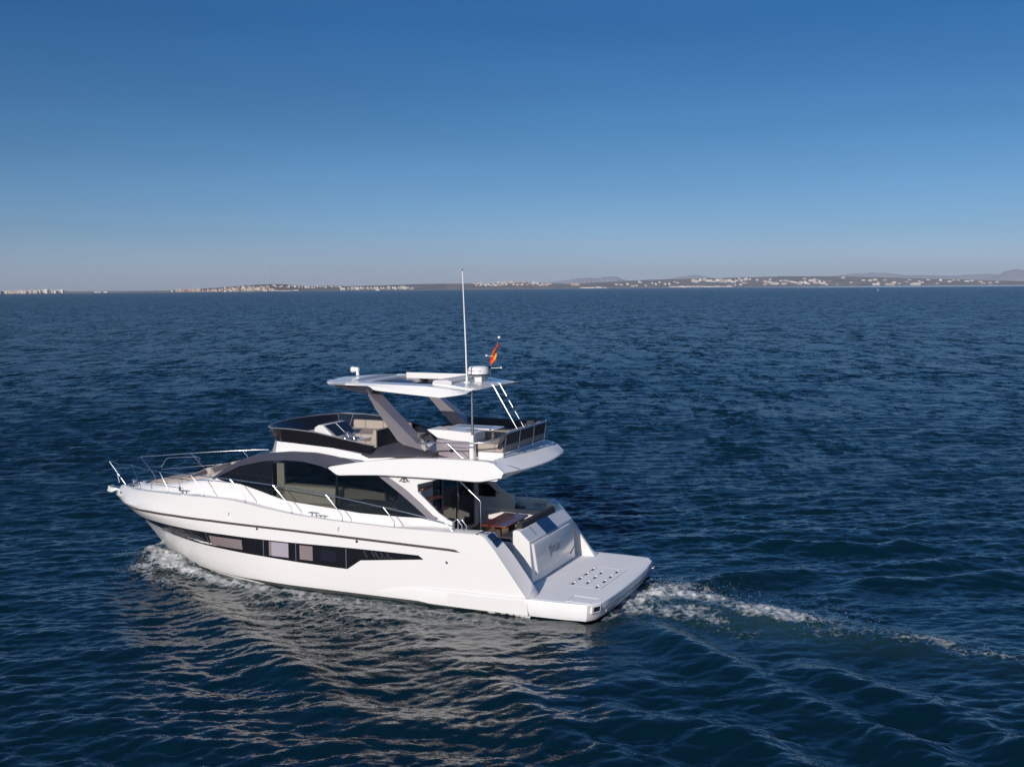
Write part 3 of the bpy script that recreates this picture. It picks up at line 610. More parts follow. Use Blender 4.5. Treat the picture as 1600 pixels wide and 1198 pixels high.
# helm pod, console, wheel, seats
pod = MB()
pod.prism([(8.30, 3.34), (8.22, 3.84), (8.10, 3.91), (7.98, 3.915), (7.60, 3.60), (7.62, 3.34)], 'xz', .70, -.42)
pod = pod.build("helm_pod", GEL, yacht, bevel=.03)
MB().add([(7.95, .62, 3.905), (7.95, -.38, 3.905), (7.62, -.34, 3.64), (7.62, .56, 3.64), (7.97, .62, 3.88), (7.97, -.38, 3.88), (7.64, -.34, 3.615), (7.64, .56, 3.615)], [(0, 1, 2, 3), (7, 6, 5, 4), (0, 4, 5, 1), (1, 5, 6, 2), (2, 6, 7, 3), (3, 7, 4, 0)]).build("chart_display", PORTG, pod)
MB().tube([(7.93, .12, 3.90), (7.63, .12, 3.655)], .008, 6).build("display_divider", CHROME, pod)
con = MB().prism([(7.62, 3.30), (7.62, 3.55), (7.25, 3.50), (7.10, 3.42), (7.10, 3.30)], 'xz', 1.50, -.35).build("helm_console", GEL, yacht, bevel=.03)
MB().box(7.28, 7.58, .0, .75, 3.53, 3.555).build("instrument_panel", SILVER, con, bevel=.01)
wh = MB(); cw = Vector((6.98, .95, 3.64)); ax = Vector((-.85, 0, .5)).normalized(); e1 = Vector((0, 1, 0)); e2 = ax.cross(e1)
wh.tube([tuple(cw + e1 * .20 * math.cos(a) + e2 * .20 * math.sin(a)) for a in lin(0, 2 * math.pi * 23 / 24, 24)], .02, 8, closed=True)
for a in (.5, 2.6, 4.7): wh.tube([tuple(cw), tuple(cw + e1 * .2 * math.cos(a) + e2 * .2 * math.sin(a))], .016, 6)
wh.tube([tuple(cw - ax * .12), tuple(cw + ax * .02)], .04, 10); wh.build("steering_wheel", CHROME, yacht)
th = MB().box(7.15, 7.31, .42, .56, 3.50, 3.60).build("throttle_box", BLACK, yacht, bevel=.02)
MB().tube([(7.21, .47, 3.6), (7.15, .47, 3.74)], .02, 8).build("throttle_lever", CHROME, th)
hs = MB().box(6.12, 6.56, .12, 1.30, 3.30, 3.56).build("helm_seat", GEL, yacht, bevel=.03)
MB().box(6.10, 6.58, .10, 1.32, 3.56, 3.66).build("seat_cushion", TAUPE, hs, bevel=.03)
MB().prism([(6.18, 3.55), (6.06, 3.95), (5.98, 3.95), (5.98, 3.50)], 'xz', 1.30, .12).build("backrest", TAUPE, hs, bevel=.015)
MB().prism([(5.975, 3.93), (5.975, 3.50), (5.96, 3.50), (5.96, 3.93)], 'xz', 1.28, .14).build("back_panel", DARKF, hs)
lo = MB().box(6.6, 8.6, -1.60, -.35, 3.30, 3.46).build("forward_lounge", GEL, yacht, bevel=.03)
MB().box(6.58, 8.62, -1.58, -.33, 3.46, 3.58).build("seat_cushion", TAUPE, lo, bevel=.04)
MB().box(6.55, 8.4, -1.62, -1.48, 3.52, 3.80).build("backrest", TAUPE, lo, bevel=.04)
MB().box(6.1, 6.58, -1.6, -.5, 3.30, 3.52).build("side_bench", TAUPE, yacht, bevel=.04)
# galley unit with sink lid, table and sofas
gal = MB().box(3.62, 4.52, .32, .88, 3.302, 3.74).build("wet_bar", LILAC, yacht, bevel=.02)
mb = MB(); rings = []
for y, o in ((.94, 0), (.90, .0), (.30, .0)):
    rings.append([(4.74 - o, y, 3.985), (4.70, y, 3.94), (4.45, y, 3.78), (4.0, y, 3.73), (3.45, y, 3.72), (3.45, y, 3.93), (3.47, y, 3.95), (4.2, y, 3.985)])
mb.loft(rings); wt_ = mb.build("worktop", GEL, gal, bevel=.015)
MB().box(3.60, 3.80, .40, .72, 3.955, 3.975).build("sink_lid", SILVER, gal, bevel=.005)
MB().box(4.25, 4.31, .62, .70, 3.982, 3.99).build("latch", INK, gal)
MB().box(3.66, 4.18, .885, .892, 3.555, 3.575).build("drawer_line", INK, gal)
MB().box(4.05, 4.13, .885, .892, 3.44, 3.52).build("socket_plate", BLACK, gal)
post = MB(); post.box(3.32, 3.44, 1.08, 1.24, 3.30, 3.94); post = post.build("rail_post", GEL, yacht, bevel=.02)
MB().tube([(3.37, 1.18, 3.93), (3.37, 1.18, 5.0)], .032, 12).build("hardtop_strut", CHROME, yacht)
gr = MB(); gr.tube([(4.6, 1.62, 3.72), (4.3, 1.62, 3.76), (3.2, 1.60, 3.80), (2.75, 1.55, 3.84), (2.52, 1.30, 3.98), (2.5, 1.14, 4.01)], .018, 8)
gr.tube([(3.85, 1.61, 3.78), (3.45, 1.61, 3.45), (3.38, 1.61, 3.42), (3.38, 1.61, 3.30)], .011, 8); gr.build("gate_rail", CHROME, yacht, smooth=60)
ar = MB()
for s in (1,):
    ar.tube([(2.5, 1.14, 4.01), (2.5, .3, 4.015), (2.48, -.6, 4.015), (2.5, -1.38, 4.01), (2.62, -1.66, 4.01)], .022, 8)
rail = ar.build("aft_rail", CHROME, yacht, smooth=60)
for y in (1.12, .28, -.6, -1.37):
    MB().tube([(2.57, y, 3.42), (2.5, y, 4.0)], .018, 8).build("aft_stanchion", CHROME, rail)
    MB().revolve([(.04, 0), (.03, .02), (.018, .025)], (2.57, y, 3.425), 'z', 10).build("stanchion_foot", CHROME, rail)
MB().tube([(2.57, 1.12, 3.47), (2.55, -.6, 3.47), (2.56, -1.37, 3.47)], .01, 6).build("lower_wire", CHROME, rail)
so = MB().box(2.62, 3.3, -1.62, 1.05, 3.302, 3.52).build("aft_sofa", GEL, yacht, bevel=.03)
MB().box(2.64, 3.32, -1.6, 1.03, 3.52, 3.72).build("seat_cushion", TAUPE, so, bevel=.04)
MB().prism([(2.62, 3.70), (2.545, 3.985), (2.58, 4.0), (2.68, 3.98), (2.78, 3.62), (2.70, 3.60)], 'xz', 1.08, -1.62).build("backrest", DARKF, so, bevel=.025)
MB().prism([(2.68, 3.97), (2.80, 3.66), (2.90, 3.66), (2.76, 3.99)], 'xz', .5, -1.55).build("back_cushion", TAUPE, so, bevel=.02)
ss = MB().box(3.30, 5.3, -1.62, -1.02, 3.302, 3.52).build("starboard_sofa", GEL, yacht, bevel=.03)
MB().box(3.32, 5.3, -1.6, -.95, 3.52, 3.76).build("seat_cushion", TAUPE, ss, bevel=.04)
mb = MB(); mb.prism([(2.66, 3.5), (2.66, 3.98), (3.5, 3.98), (4.6, 4.0), (5.0, 3.97), (5.75, 3.72), (5.75, 3.5)], 'xz', -1.60, -1.72); mb.build("side_backrest", DARKF, ss, bevel=.03)  # charcoal colour stands in for the shade under the hardtop
MB().box(5.05, 5.3, -1.58, -1.0, 3.66, 3.80).build("end_cushion", TAUPE, ss, bevel=.05)
ft = empty("flybridge_table", boat(3.9, 0, 3.302), TH); tag(ft, "white-topped dining table on the flybridge beside the wet bar", "table")
bb = (3.9, 0, 3.302)
MB().box(3.24, 4.56, -.42, .24, 3.93, 3.965).build("table_top", GEL, ft, bevel=.015, base=bb)
MB().box(3.44, 4.36, -.24, .06, 3.965, 3.969).build("grey_inlay", SILVER, ft, base=bb)
for x in (3.42, 4.35): MB().tube([(x, -.09, 3.31), (x, -.09, 3.93)], .04, 12).build("leg", CHROME, ft, base=bb)
ct = empty("cockpit_table", boat(3.2, -.3, 1.04), TH); tag(ct, "varnished teak table on two posts in the shaded cockpit", "table")
bb = (3.2, -.3, 1.04)
mb = MB(); pts = [(3.52, .46), (2.84, .46), (2.82, .42), (2.86, -1.03), (2.90, -1.07), (3.54, -1.10), (3.57, -1.06)]
mb.prism(pts, 'xy', 1.555, 1.60); mb.build("table_top", TEAKV, ct, bevel=.012, base=bb)
for y in (.12, -.72): MB().prism([(3.12, y - .05), (3.28, y - .05), (3.28, y + .05), (3.12, y + .05)], 'xy', 1.04, 1.555).build("leg", STRIPE, ct, bevel=.012, base=bb)

# ---------------- arch legs and hardtop
for s in (1, -1):
    mb = MB(); rings = []
    T = [0, .14, .34, .5, .66, .82, .93, 1.0]
    F = [(6.13, 4.90), (6.04, 4.76), (5.85, 4.49), (5.66, 4.29), (5.49, 4.09), (5.33, 3.92), (5.20, 3.77), (5.02, 3.67)]
    RD = [(6.10, 4.98), (5.74, 4.67), (5.44, 4.42), (5.29, 4.31), (5.05, 4.11), (4.81, 3.91), (4.58, 3.72), (4.39, 3.57)]
    AF = [(6.04, 5.06), (5.83, 4.93), (5.50, 4.66), (5.30, 4.48), (5.09, 4.30), (4.85, 4.10), (4.65, 3.92), (4.32, 3.56)]
    for t, f, r, a in zip(T, F, RD, AF):
        yo = 1.50 + .16 * t; mid = ((f[0] + r[0]) / 2 - .02, (f[1] + r[1]) / 2)
        rings.append([(f[0], s * (yo - .04), f[1]), (mid[0], s * (yo + .0), mid[1]), (r[0], s * (yo + .05), r[1]), (a[0] + .15, s * (yo - .36), a[1]), (f[0] - .04, s * (yo - .34), f[1] + .02)])
    mb.loft(rings); mb.build("arch_leg", SILVER, yacht, smooth=22)
    mb = MB(); rings = []
    for x, zo, zi in ((6.16, 3.40, 3.43), (5.95, 3.33, 3.52), (5.6, 3.36, 3.62), (5.22, 3.40, 3.72), (4.8, 3.43, 3.66), (4.36, 3.44, 3.57), (4.18, 3.47, 3.54)):
        rings.append([(x, s * 1.73, zo - .02), (x, s * 1.725, zo), (x, s * (1.68 - (zi - zo) * .35), zo * .35 + zi * .65), (x, s * (1.66 - (zi - zo) * .6), zi), (x, s * 1.40, zi - .03), (x, s * 1.40, 3.30)])
    mb.loft(rings); mb.build("arch_fairing", FAIR, yacht, smooth=35)
def htw(x): return float(np.interp(x, [3.3, 4.0, 5.5, 6.6, 7.2, 7.52, 7.68], [1.60, 1.64, 1.62, 1.52, 1.36, 1.10, .8]))
HZB = smooth_curve([(7.5, 5.03), (7.35, 5.005), (7.22, 5.0), (7.15, 5.05), (6.0, 5.065), (5.85, 4.965), (4.8, 4.895), (4.0, 4.845), (3.5, 4.925), (3.3, 4.965)], 240, 3)
HZE = smooth_curve([(7.5, 5.09), (6.6, 5.10), (5.9, 5.07), (4.9, 4.99), (4.0, 4.915), (3.5, 4.965), (3.3, 4.985)], 120, 3)
HZT = smooth_curve([(7.5, 5.10), (7.1, 5.15), (6.6, 5.17), (5.5, 5.165), (4.3, 5.155), (3.8, 5.10), (3.3, 5.03)], 120, 7)
def edge_y(x): return htw(x)
mb = MB()
for s in (1, -1):   # side beams
    rings = []
    for x in lin(3.30, 6.75, 40):
        w_ = edge_y(x); zb, ze, zt = HZB(x), HZE(x), HZT(x)
        rg = float(np.interp(x, [3.3, 3.9, 4.4, 6.75], [5.0, 5.06, 5.11, 5.135]))
        rings.append([(x, s * (w_ - .05), zb), (x, s * w_, zb + .012), (x, s * (w_ - .012), max(zb + .02, ze)), (x, s * (w_ - .10), max(ze + .015, rg)), (x, s * 1.15, rg + .012), (x, s * 1.10, rg + .014), (x, s * 1.08, rg - .01), (x, s * 1.08, 5.05), (x, s * (w_ - .3), min(5.05, zb + .06))])
    mb.loft(rings)
rings = []          # front nose
for x in (6.70, 6.9, 7.15, 7.4, 7.58, 7.68):
    w_ = edge_y(x) - .0; zb = HZB(min(x, 7.5)); zt = HZT(min(x, 7.5)); ze = HZE(min(x, 7.5)); rr = []
    dx = 0.05
    half = [(w_ - .06, zb), (w_, zb + .04), (w_ - .03, ze), (w_ - .12, ze + .025), (w_ * .6, zt + .005), (w_ * .3, zt + .03)]
    rr = [(x + dx * (1 - (y / 1.6) ** 2), y, z) for y, z in half] + [(x + dx, 0, zt + .035)] + [(x + dx * (1 - (y / 1.6) ** 2), -y, z) for y, z in reversed(half)]
    rings.append(rr)
mb.loft(rings)
rings = []          # aft deck
for x in (4.42, 4.2, 3.9, 3.6, 3.4, 3.3):
    zb, ze, zt = HZB(x) + .07, HZE(x), HZT(x); h = [(1.20, zb), (1.18, zt - .004), (.6, zt + .02)]
    d = lambda y: -.16 * (1 - (y / 1.6) ** 2) * (1 if x < 4.3 else 0)
    rings.append([(x + d(y), y, z) for y, z in h] + [(x + d(0), 0, zt + .03)] + [(x + d(y), -y, z) for y, z in reversed(h)])
mb.loft(rings)
mb.build("hardtop", GEL, yacht, smooth=13)
mb = MB(); mb.prism([(6.66, 1.08), (6.4, 1.085), (6.4, -1.085), (6.66, -1.08)], 'xy', 5.05, 5.14); mb.build("roof_front_frame", GEL, yacht, bevel=.02)
for s in (1, -1):
    mb = MB(); mb.box(4.53, 6.39, s * 1.075, s * .98, 5.055, 5.09 if s > 0 else 5.215); mb.build("roof_track", GEL, yacht, bevel=.015)
MB().box(4.46, 5.72, -1.06, -.985, 4.955, 5.054).build("sunroof_valance", DARKF, yacht)
pnl = MB().prism([(4.52, 5.12), (4.48, 5.215), (4.10, 5.235), (3.98, 5.20), (3.98, 5.10)], 'xz', 1.06, -1.06).build("folded_sunroof", mat("grey_awning", (.55, .53, .53), .7, noise=.04, nscale=4, stretch=(8, 1, 1)), yacht, bevel=.012)
mb = MB(); mb.loft([[(7.18, s_ * 1.27, 5.045), (6.0, s_ * 1.56, 5.06), (5.85, s_ * 1.57, 4.99), (6.02, s_ * 1.50, 4.86), (6.4, s_ * 1.42, 4.885), (7.14, s_ * 1.20, 4.975)] for s_ in (1, -1)]); mb.build("hardtop_underside", GRAPH, yacht, bevel=.012)
MB().box(4.0, 6.4, -1.1, 1.1, 5.0, 5.04).build("sunroof_shade_box", DARKF, yacht) if False else None
# horn / searchlight on the nose, radar, aerials, ladder
sl = MB(); sl.revolve([(.045, 0), (.04, .06), (.035, .12)], (7.28, .02, 5.19), 'z', 14); sl = sl.build("searchlight_base", RADW, yacht)
sp = MB(); sp.revolve([(.02, -.11), (.055, -.095), (.065, 0), (.068, .07), (.085, .09), (.08, .11), (.001, .105)], (7.34, .02, 5.34), 'x', 18); sp.build("searchlight", RADW, sl)
rp = MB(); rp.box(3.62, 3.86, -.12, .12, 5.12, 5.30); rp = rp.build("radar_plinth", GEL, yacht, bevel=.02)
rd = MB(); rd.revolve([(.24, 0), (.272, .02), (.274, .05), (.264, .13), (.235, .185), (.17, .205), (.001, .213)], (3.76, 0, 5.30), 'z', 36); rd = rd.build("radome", RADW, yacht, smooth=50)
MB().revolve([(.25, 0), (.272, .012), (.276, .02), (.25, .022)], (3.76, 0, 5.288), 'z', 36).build("radome_base", BLACK, rd)
MB().revolve([(.03, 0), (.03, .10), (.05, .12), (.001, .13)], (3.95, -.35, 5.15), 'z', 12).build("gps_aerial", RADW, yacht)
# lettering wraps the drum, one letter at a time
txt = "Raymarine"
for i, ch in enumerate(txt):
    a = math.radians(50 + 9.6 * i); rr = .2665
    o = (3.76 + rr * math.cos(a), rr * math.sin(a), 5.405)
    text_mesh(ch, "letter", .085, RED, rd, basis(o, (-math.sin(a), math.cos(a), 0), (0, 0, 1)), extrude=.003)
ae = MB(); ae.revolve([(.09, 0), (.09, .025), (.03, .035), (.03, .12), (.02, .14)], (3.84, .5, 5.13), 'z', 16); ae = ae.build("aerial_base", RADW, yacht)
MB().tube([(3.84, .5, 5.2), (3.86, .5, 6.0), (3.93, .5, 7.88)], [.020, .018, .011], 8).build("whip_aerial", RADW, yacht)
MB().revolve([(.014, 0), (.014, .04), (.001, .05)], (3.93, .5, 7.875), 'z', 8).build("aerial_tip", BLACK, yacht)
fs = MB(); fs.tube([(3.80, -.8, 5.12), (3.82, -.8, 5.26), (3.55, -.8, 6.18)], .014, 8); fs = fs.build("flagstaff", CHROME, yacht)
MB().revolve([(.03, 0), (.035, .02), (.03, .05), (.001, .055)], (3.55, -.8, 6.17), 'z', 10).build("masthead_light", RADW, fs)
for z, l in ((5.40, -.28), (5.70, .22)):
    xx = 3.82 - (z - 5.26) * .29; MB().tube([(xx, -.8, z), (xx + l, -.8, z + .015)], .008, 6).build("signal_arm", RADW, fs); MB().revolve([(.025, 0), (.03, .02), (.001, .05)], (xx + l, -.8, z), 'z', 8).build("signal_lamp", RADW, fs)
ld_ = MB()
la = [((2.5, .44, 4.0), (3.16, .42, 5.1)), ((2.5, .03, 4.0), (3.16, .02, 5.1))]
for y, (a, b) in zip((.44, .03), la):
    ld_.tube([a, (b[0], b[1], b[2] - .03), (b[0] + .05, b[1], b[2]), (b[0] + .22, b[1], b[2])], .0115, 8)
lad = ld_.build("ladder", CHROME, yacht)
for k in (.20, .45, .70):
    p = [Vector(a).lerp(Vector(b), k) for a, b in la]; MB().box(p[0].x - .04, p[0].x + .04, p[1].y, p[0].y, p[0].z - .012, p[0].z + .012).build("rung", BLACK, lad)

# flag bunched along its staff
flag = empty("flag", boat(3.66, -.8, 5.62), TH); tag(flag, "small red and yellow flag hanging bunched on the flagstaff behind the radar dome", "flag")
N = 19; M_ = 11; vs = []; fs_ = []; mi = []
for j in range(M_):
    for i in range(N):
        h = i / (N - 1); wv = 2 * j / (M_ - 1) - 1; z = 5.50 + .52 * h
        wid = (.036 + .04 * math.sin(math.pi * (.15 + .8 * h))) * (1 + .25 * math.sin(9 * h))
        vs.append((3.82 - .29 * (z - 5.26) + wv * wid - .02 * math.sin(7 * h + 1), -.775 + .035 * math.sin(5.2 * wv + 6 * h) + .02 * math.sin(11 * h), z - .05 * wv))
for j in range(M_ - 1):
    for i in range(N - 1):
        fs_.append((j * N + i, j * N + i + 1, (j + 1) * N + i + 1, (j + 1) * N + i)); q = (j + .5) / (M_ - 1) * .55 + (i + .5) / (N - 1) * .9
        mi.append(1 if .32 < q < .47 or .92 < q < 1.06 else 0)
mb = MB(); mb.v = vs; mb.f = fs_; mb.mi = mi
fo = mb.build("cloth", [REDC, YEL], flag, smooth=80, base=(3.66, -.8, 5.62))
so_ = fo.modifiers.new("solid", 'SOLIDIFY'); so_.thickness = .004
# ------------------------------------------------------------------ the sea: one sheet, finer near the yacht, real wave heights
def sea():
    # rings round the point under the camera, spacing grows with distance
    rr = [3.0, 6, 9, 12]; r = 13.5
    while r < 70000:
        rr.append(r); r += max(.03, min(r * r * .52e-4, r * .03))
    rr = np.array(rr)
    fine = np.radians(np.linspace(-32, 32, 1060)); side = np.radians(np.r_[np.linspace(-180, -60, 31)[:-1], np.linspace(-60, -32, 40)[:-1]])
    th = np.r_[side, fine, -side[::-1]]
    th = th[:-1] if abs(th[-1] - math.pi) < 1e-6 and abs(th[0] + math.pi) < 1e-6 else th
    NRr, NT = len(rr), len(th)
    RR, TT = np.meshgrid(rr, th, indexing='ij')
    X = (RR * np.sin(TT)).ravel(); Yw = (RR * np.cos(TT)).ravel(); Rf = RR.ravel()
    dr = np.gradient(rr); DR = np.repeat(dr, NT)
    # yacht frame
    bx = (X - BO.x) * XA.x + (Yw - BO.y) * XA.y; by = (X - BO.x) * YA.x + (Yw - BO.y) * YA.y
    # waves: many trains, directions spread round the wind
    g = np.random.default_rng(5)
    NW = 190
    lam = np.exp(np.linspace(np.log(.18), np.log(8.0), NW)) * np.exp(g.normal(0, .02, NW))
    ang = R(-82) + g.normal(0, R(26), NW)
    k = 2 * math.pi / lam; ph = g.uniform(0, 2 * math.pi, NW)
    steep = .0205 * np.interp(np.log(lam), np.log([.18, .35, .6, 1.0, 1.6, 2.5, 4.0, 8.0]), [1.5, 2.1, 2.05, 1.5, 1.0, .58, .26, .15])
    amp = steep / k
    Zz = np.zeros_like(X); DX = np.zeros_like(X); DY = np.zeros_like(X); lost = np.zeros_like(X)
    # slow gusts vary how rough the surface is
    gust = np.zeros_like(X)
    for i in range(10):
        L = g.uniform(14, 60); a = g.uniform(0, 2 * math.pi); gust += np.sin((X * math.cos(a) * .5 + Yw * math.sin(a)) * 2 * math.pi / L + g.uniform(0, 6.28))
    gust = 1 + .10 * gust
    # slick water close round the hull and over the wake
    hullw = np.interp(bx, [-9, -4, 0, 7, 11, 14, 15], [.0, .2, 2.3, 2.3, 1.7, 0, 0])
    dist = np.maximum(np.abs(by) - hullw, 0)
    wakez = np.exp(-(dist / 3.2) ** 2) * np.clip((15.5 - bx) / 3, 0, 1) * np.clip((bx + 16) / 12, 0, 1)
    for i in range(NW):
        lim = lam[i] / 2.4
        m = DR < lim
        n = int(np.count_nonzero(m))
        fade = np.clip((lim - DR) / (lim * .35), 0, 1)
        lost += (1 - fade ** 2) * steep[i] ** 2 / 2
        if not n: continue
        n = int(np.searchsorted(dr, lim)) * NT
        c, s = math.cos(ang[i]), math.sin(ang[i])
        p = k[i] * (X[:n] * c + Yw[:n] * s) + ph[i]
        A = amp[i] * fade[:n] * gust[:n] * (1 - (.52 if lam[i] < 1.2 else .78) * wakez[:n])
        Zz[:n] += A * np.sin(p); q = .78 * A * np.cos(p); DX[:n] += c * q; DY[:n] += s * q
    # waves the yacht makes: ridges along lines given in the yacht's frame (both sides)
    near = Rf < 120
    nx, ny = bx[near], by[near]; add = np.zeros_like(nx)
    def ridge(P, h, wid, sides=(1, -1)):
        nonlocal add
        P = np.array(P, float)
        for s in sides:
            best = np.full(nx.shape, 1e9); tt = np.zeros_like(nx); sg = np.zeros_like(nx); tot = 0
            seg = np.linalg.norm(np.diff(P, axis=0), axis=1); L = seg.sum()
            for a, b, l in zip(P[:-1], P[1:], seg):
                ax_, ay_ = a[0], a[1] * s; ux, uy = (b[0] - a[0]) / l, (b[1] - a[1]) * s / l
                t = np.clip((nx - ax_) * ux + (ny - ay_) * uy, 0, l); dx = nx - ax_ - t * ux; dy = ny - ay_ - t * uy
                d = np.hypot(dx, dy); m = d < best
                best[m] = d[m]; tt[m] = (tot + t[m]) / L; sg[m] = np.sign((dx * -uy + dy * ux))[m] * s; tot += l
            e = np.clip(tt / .12, 0, 1) * np.clip((1 - tt) / .25, 0, 1)
            d = best * sg
            add += (1.0 if P[0][0] < 2 else .42) * h * e * (1 + .3 * np.sin(tt * 17 + h * 90)) * (np.exp(-(d / wid) ** 2) - .45 * np.exp(-((np.abs(d) - wid * 2.0) / (wid * 1.1)) ** 2))
    ridge([(14.2, .6), (12.6, 2.1), (10.4, 3.6), (8.0, 5.2), (4.5, 7.2), (0, 9.8)], .17, .55)
    ridge([(13.6, 1.1), (11.5, 2.2), (9, 2.9), (6, 3.4), (2, 4.0)], .10, .4)
    ridge([(9.0, 4.2), (7.0, 5.6), (4.0, 7.6), (1, 9.5)], .13, .6)
    ridge([(4.2, 4.0), (1.8, 5.3), (.3, 6.8), (-1.6, 7.9), (-5, 10)], .17, .55)
    ridge([(2.4, 3.2), (.7, 5.4), (-.4, 7.2), (-1.6, 8.2)], .10, .4)
    ridge([(-.5, 1.2), (-1.6, 2.2), (-2.7, 3.2), (-4.2, 4.33), (-6, 5.6), (-9, 7.9), (-13, 11)], .13, .48)
    ridge([(-4.2, 2.9), (-5.3, 3.57), (-6.8, 4.4), (-8.1, 5.3), (-9.5, 6.5), (-13, 9)], .13, .5)
    ridge([(-1.5, 6.8), (-2.7, 7.1), (-4.3, 7.15), (-5.4, 7.8), (-7, 9)], .14, .45)
    ridge([(-.6, 0), (-3, .1), (-6, .8), (-9, 1.2)], .10, .7, (1,))
    # foam masks (0..1), in the yacht's frame
    def band(P, wid, soft=1.0):
        P = np.array(P, float); out = np.zeros_like(nx); seg = np.linalg.norm(np.diff(P[:, :2], axis=0), axis=1)
        for a, b, l in zip(P[:-1], P[1:], seg):
            ux, uy = (b[0] - a[0]) / l, (b[1] - a[1]) / l
            t = np.clip(((nx - a[0]) * ux + (ny - a[1]) * uy) / l, 0, 1)
            d = np.hypot(nx - a[0] - t * l * ux, ny - a[1] - t * l * uy); W = a[2] + (b[2] - a[2]) * t; I = a[3] + (b[3] - a[3]) * t
            out = np.maximum(out, I * np.exp(-(d / np.maximum(W, .02)) ** 2))
        return out
    foam = np.zeros_like(nx)
    for s in (1, -1):
        foam = np.maximum(foam, band([(14.3, .2 * s, .25, .9), (13.4, 1.05 * s, .6, .95), (12.3, 1.8 * s, .85, .88), (11.2, 2.15 * s, .55, 1.0), (10.0, 2.5 * s, .42, .9), (8.5, 2.7 * s, .45, .72), (6.5, 2.8 * s, .55, .66), (4.0, 2.95 * s, .6, .58), (1.5, 3.0 * s, .5, .42)], 1))
        foam = np.maximum(foam, band([(12.8, 2.2 * s, .7, .72), (11.6, 3.1 * s, .5, .62), (9.6, 4.0 * s, .45, .46)], 1))
        foam = np.maximum(foam, band([(8.0, 3.3 * s, 1.1, .55), (5.0, 3.8 * s, 1.1, .52), (3.0, 4.4 * s, .9, .38)], 1))
    foam = np.maximum(foam, band([(-.25, .1, .9, .85), (-.9, -.9, 1.0, .94), (-1.8, -.9, .95, .88), (-2.5, -.3, .75, .74), (-3.3, -.05, .80, .88), (-4.3, .2, .75, .82), (-5.2, .5, .6, .58)], 1))
    foam = np.maximum(foam, band([(-.2, 1.4, .8, .66), (-.8, .7, .9, .74), (-1.8, .5, .9, .68), (-2.6, 1.1, .7, .58), (-3.4, 1.7, .5, .45)], 1))
    foam = np.maximum(foam, band([(-1.5, -2.2, .9, .46), (-4, -1.6, .8, .40), (-5.8, -.6, .7, .38)], 1))
    foam = np.maximum(foam, band([(-4.6, .9, .7, .56), (-6.1, .82, .5, .60), (-6.9, .8, .5, .60), (-7.5, 1.05, .55, .64), (-8.6, 1.12, .5, .58), (-11, 1.6, .6, .46)], 1))
    aer = band([(-.2, 0, 1.7, .9), (-2.0, .2, 1.5, .9), (-4.0, .8, 1.1, 1.0), (-6.0, 1.1, .9, .55), (-9, 1.3, .8, .3)], 1)
    for s in (1, -1): aer = np.maximum(aer, band([(13.6, .9 * s, .5, .45), (11, 2.3 * s, .7, .5), (7, 2.9 * s, .7, .3), (3, 3.2 * s, .6, .2)], 1))
    # lumps where the water is broken
    lump = np.zeros_like(nx)
    for i in range(46):
        L = math.exp(g.uniform(math.log(.14), math.log(.9))); a = g.uniform(0, 2 * math.pi)
        lump += L ** .8 * np.sin(2 * math.pi / L * (nx * math.cos(a) + ny * math.sin(a)) + g.uniform(0, 6.28))
    lump /= 5.0
    inside = (np.abs(ny) < np.interp(nx, [-.4, 0, 7, 10, 12, 13.9], [1.5, 2.2, 2.2, 1.85, 1.2, 0])) & (nx > -.1) & (nx < 13.9)
    Zz[near] += add + .085 * np.clip(foam - .08, 0, 1) * np.tanh(1.3 * lump) + .03 * foam
    # bow wave climbs a little on the stem
    Zz[near] += .16 * np.exp(-((nx - 13.0) / 1.0) ** 2 - ((np.abs(ny) - 1.25) / .5) ** 2)
    zz = Zz[near]; zz[inside] = np.minimum(zz[inside], -.25); Zz[near] = zz
    X = X - DX; Yw = Yw - DY
    fo = np.zeros_like(X); fo[near] = foam; ae_ = np.zeros_like(X); ae_[near] = aer
    chop = np.sqrt(np.maximum(lost, 0))
    # the sheltered strip off the far right shore lies smoother
    azp = 800 + FPX * np.tan(np.clip(TT.ravel(), -1.2, 1.2))
    calm = np.clip((azp - 950) / 350, 0, 1) * np.clip((Rf - 3000) / 1400, 0, 1)
    chop = chop * (1 - .93 * calm)
    me = bpy.data.meshes.new("sea")
    nv = len(X); co = np.empty((nv, 3)); co[:, 0] = X; co[:, 1] = Yw; co[:, 2] = Zz
    i = np.arange(NRr - 1)[:, None] * NT; j = np.arange(NT)[None, :]; j2 = (j + 1) % NT
    q = np.stack([i + j, i + j2, i + NT + j2, i + NT + j], -1).reshape(-1, 4)[:, ::-1]
    me.vertices.add(nv); me.vertices.foreach_set("co", co.ravel())
    nf = len(q); me.loops.add(nf * 4); me.loops.foreach_set("vertex_index", q.ravel().astype(np.int32))
    me.polygons.add(nf); me.polygons.foreach_set("loop_start", np.arange(0, nf * 4, 4, dtype=np.int32)); me.polygons.foreach_set("loop_total", np.full(nf, 4, np.int32))
    me.polygons.foreach_set("use_smooth", np.ones(nf, bool))
    me.update()
    for nm, a in (("foam", fo), ("aerated", ae_), ("chop", chop)):
        at = me.attributes.new(nm, 'FLOAT', 'POINT'); at.data.foreach_set("value", a.astype(np.float32))
    m, n, l, b = new_mat("sea_water")
    def attr(nm):
        a = n.new("ShaderNodeAttribute"); a.attribute_name = nm; return a.outputs["Fac"]
    def math_(op, a, c, d=None, clamp=False):
        q = n.new("ShaderNodeMath"); q.operation = op; q.use_clamp = clamp
        for idx, v in enumerate((a, c, d)):
            if v is None: continue
            if isinstance(v, (int, float)): q.inputs[idx].default_value = v
            else: l.new(v, q.inputs[idx])
        return q.outputs[0]
    geo = n.new("ShaderNodeNewGeometry"); pos = geo.outputs["Position"]
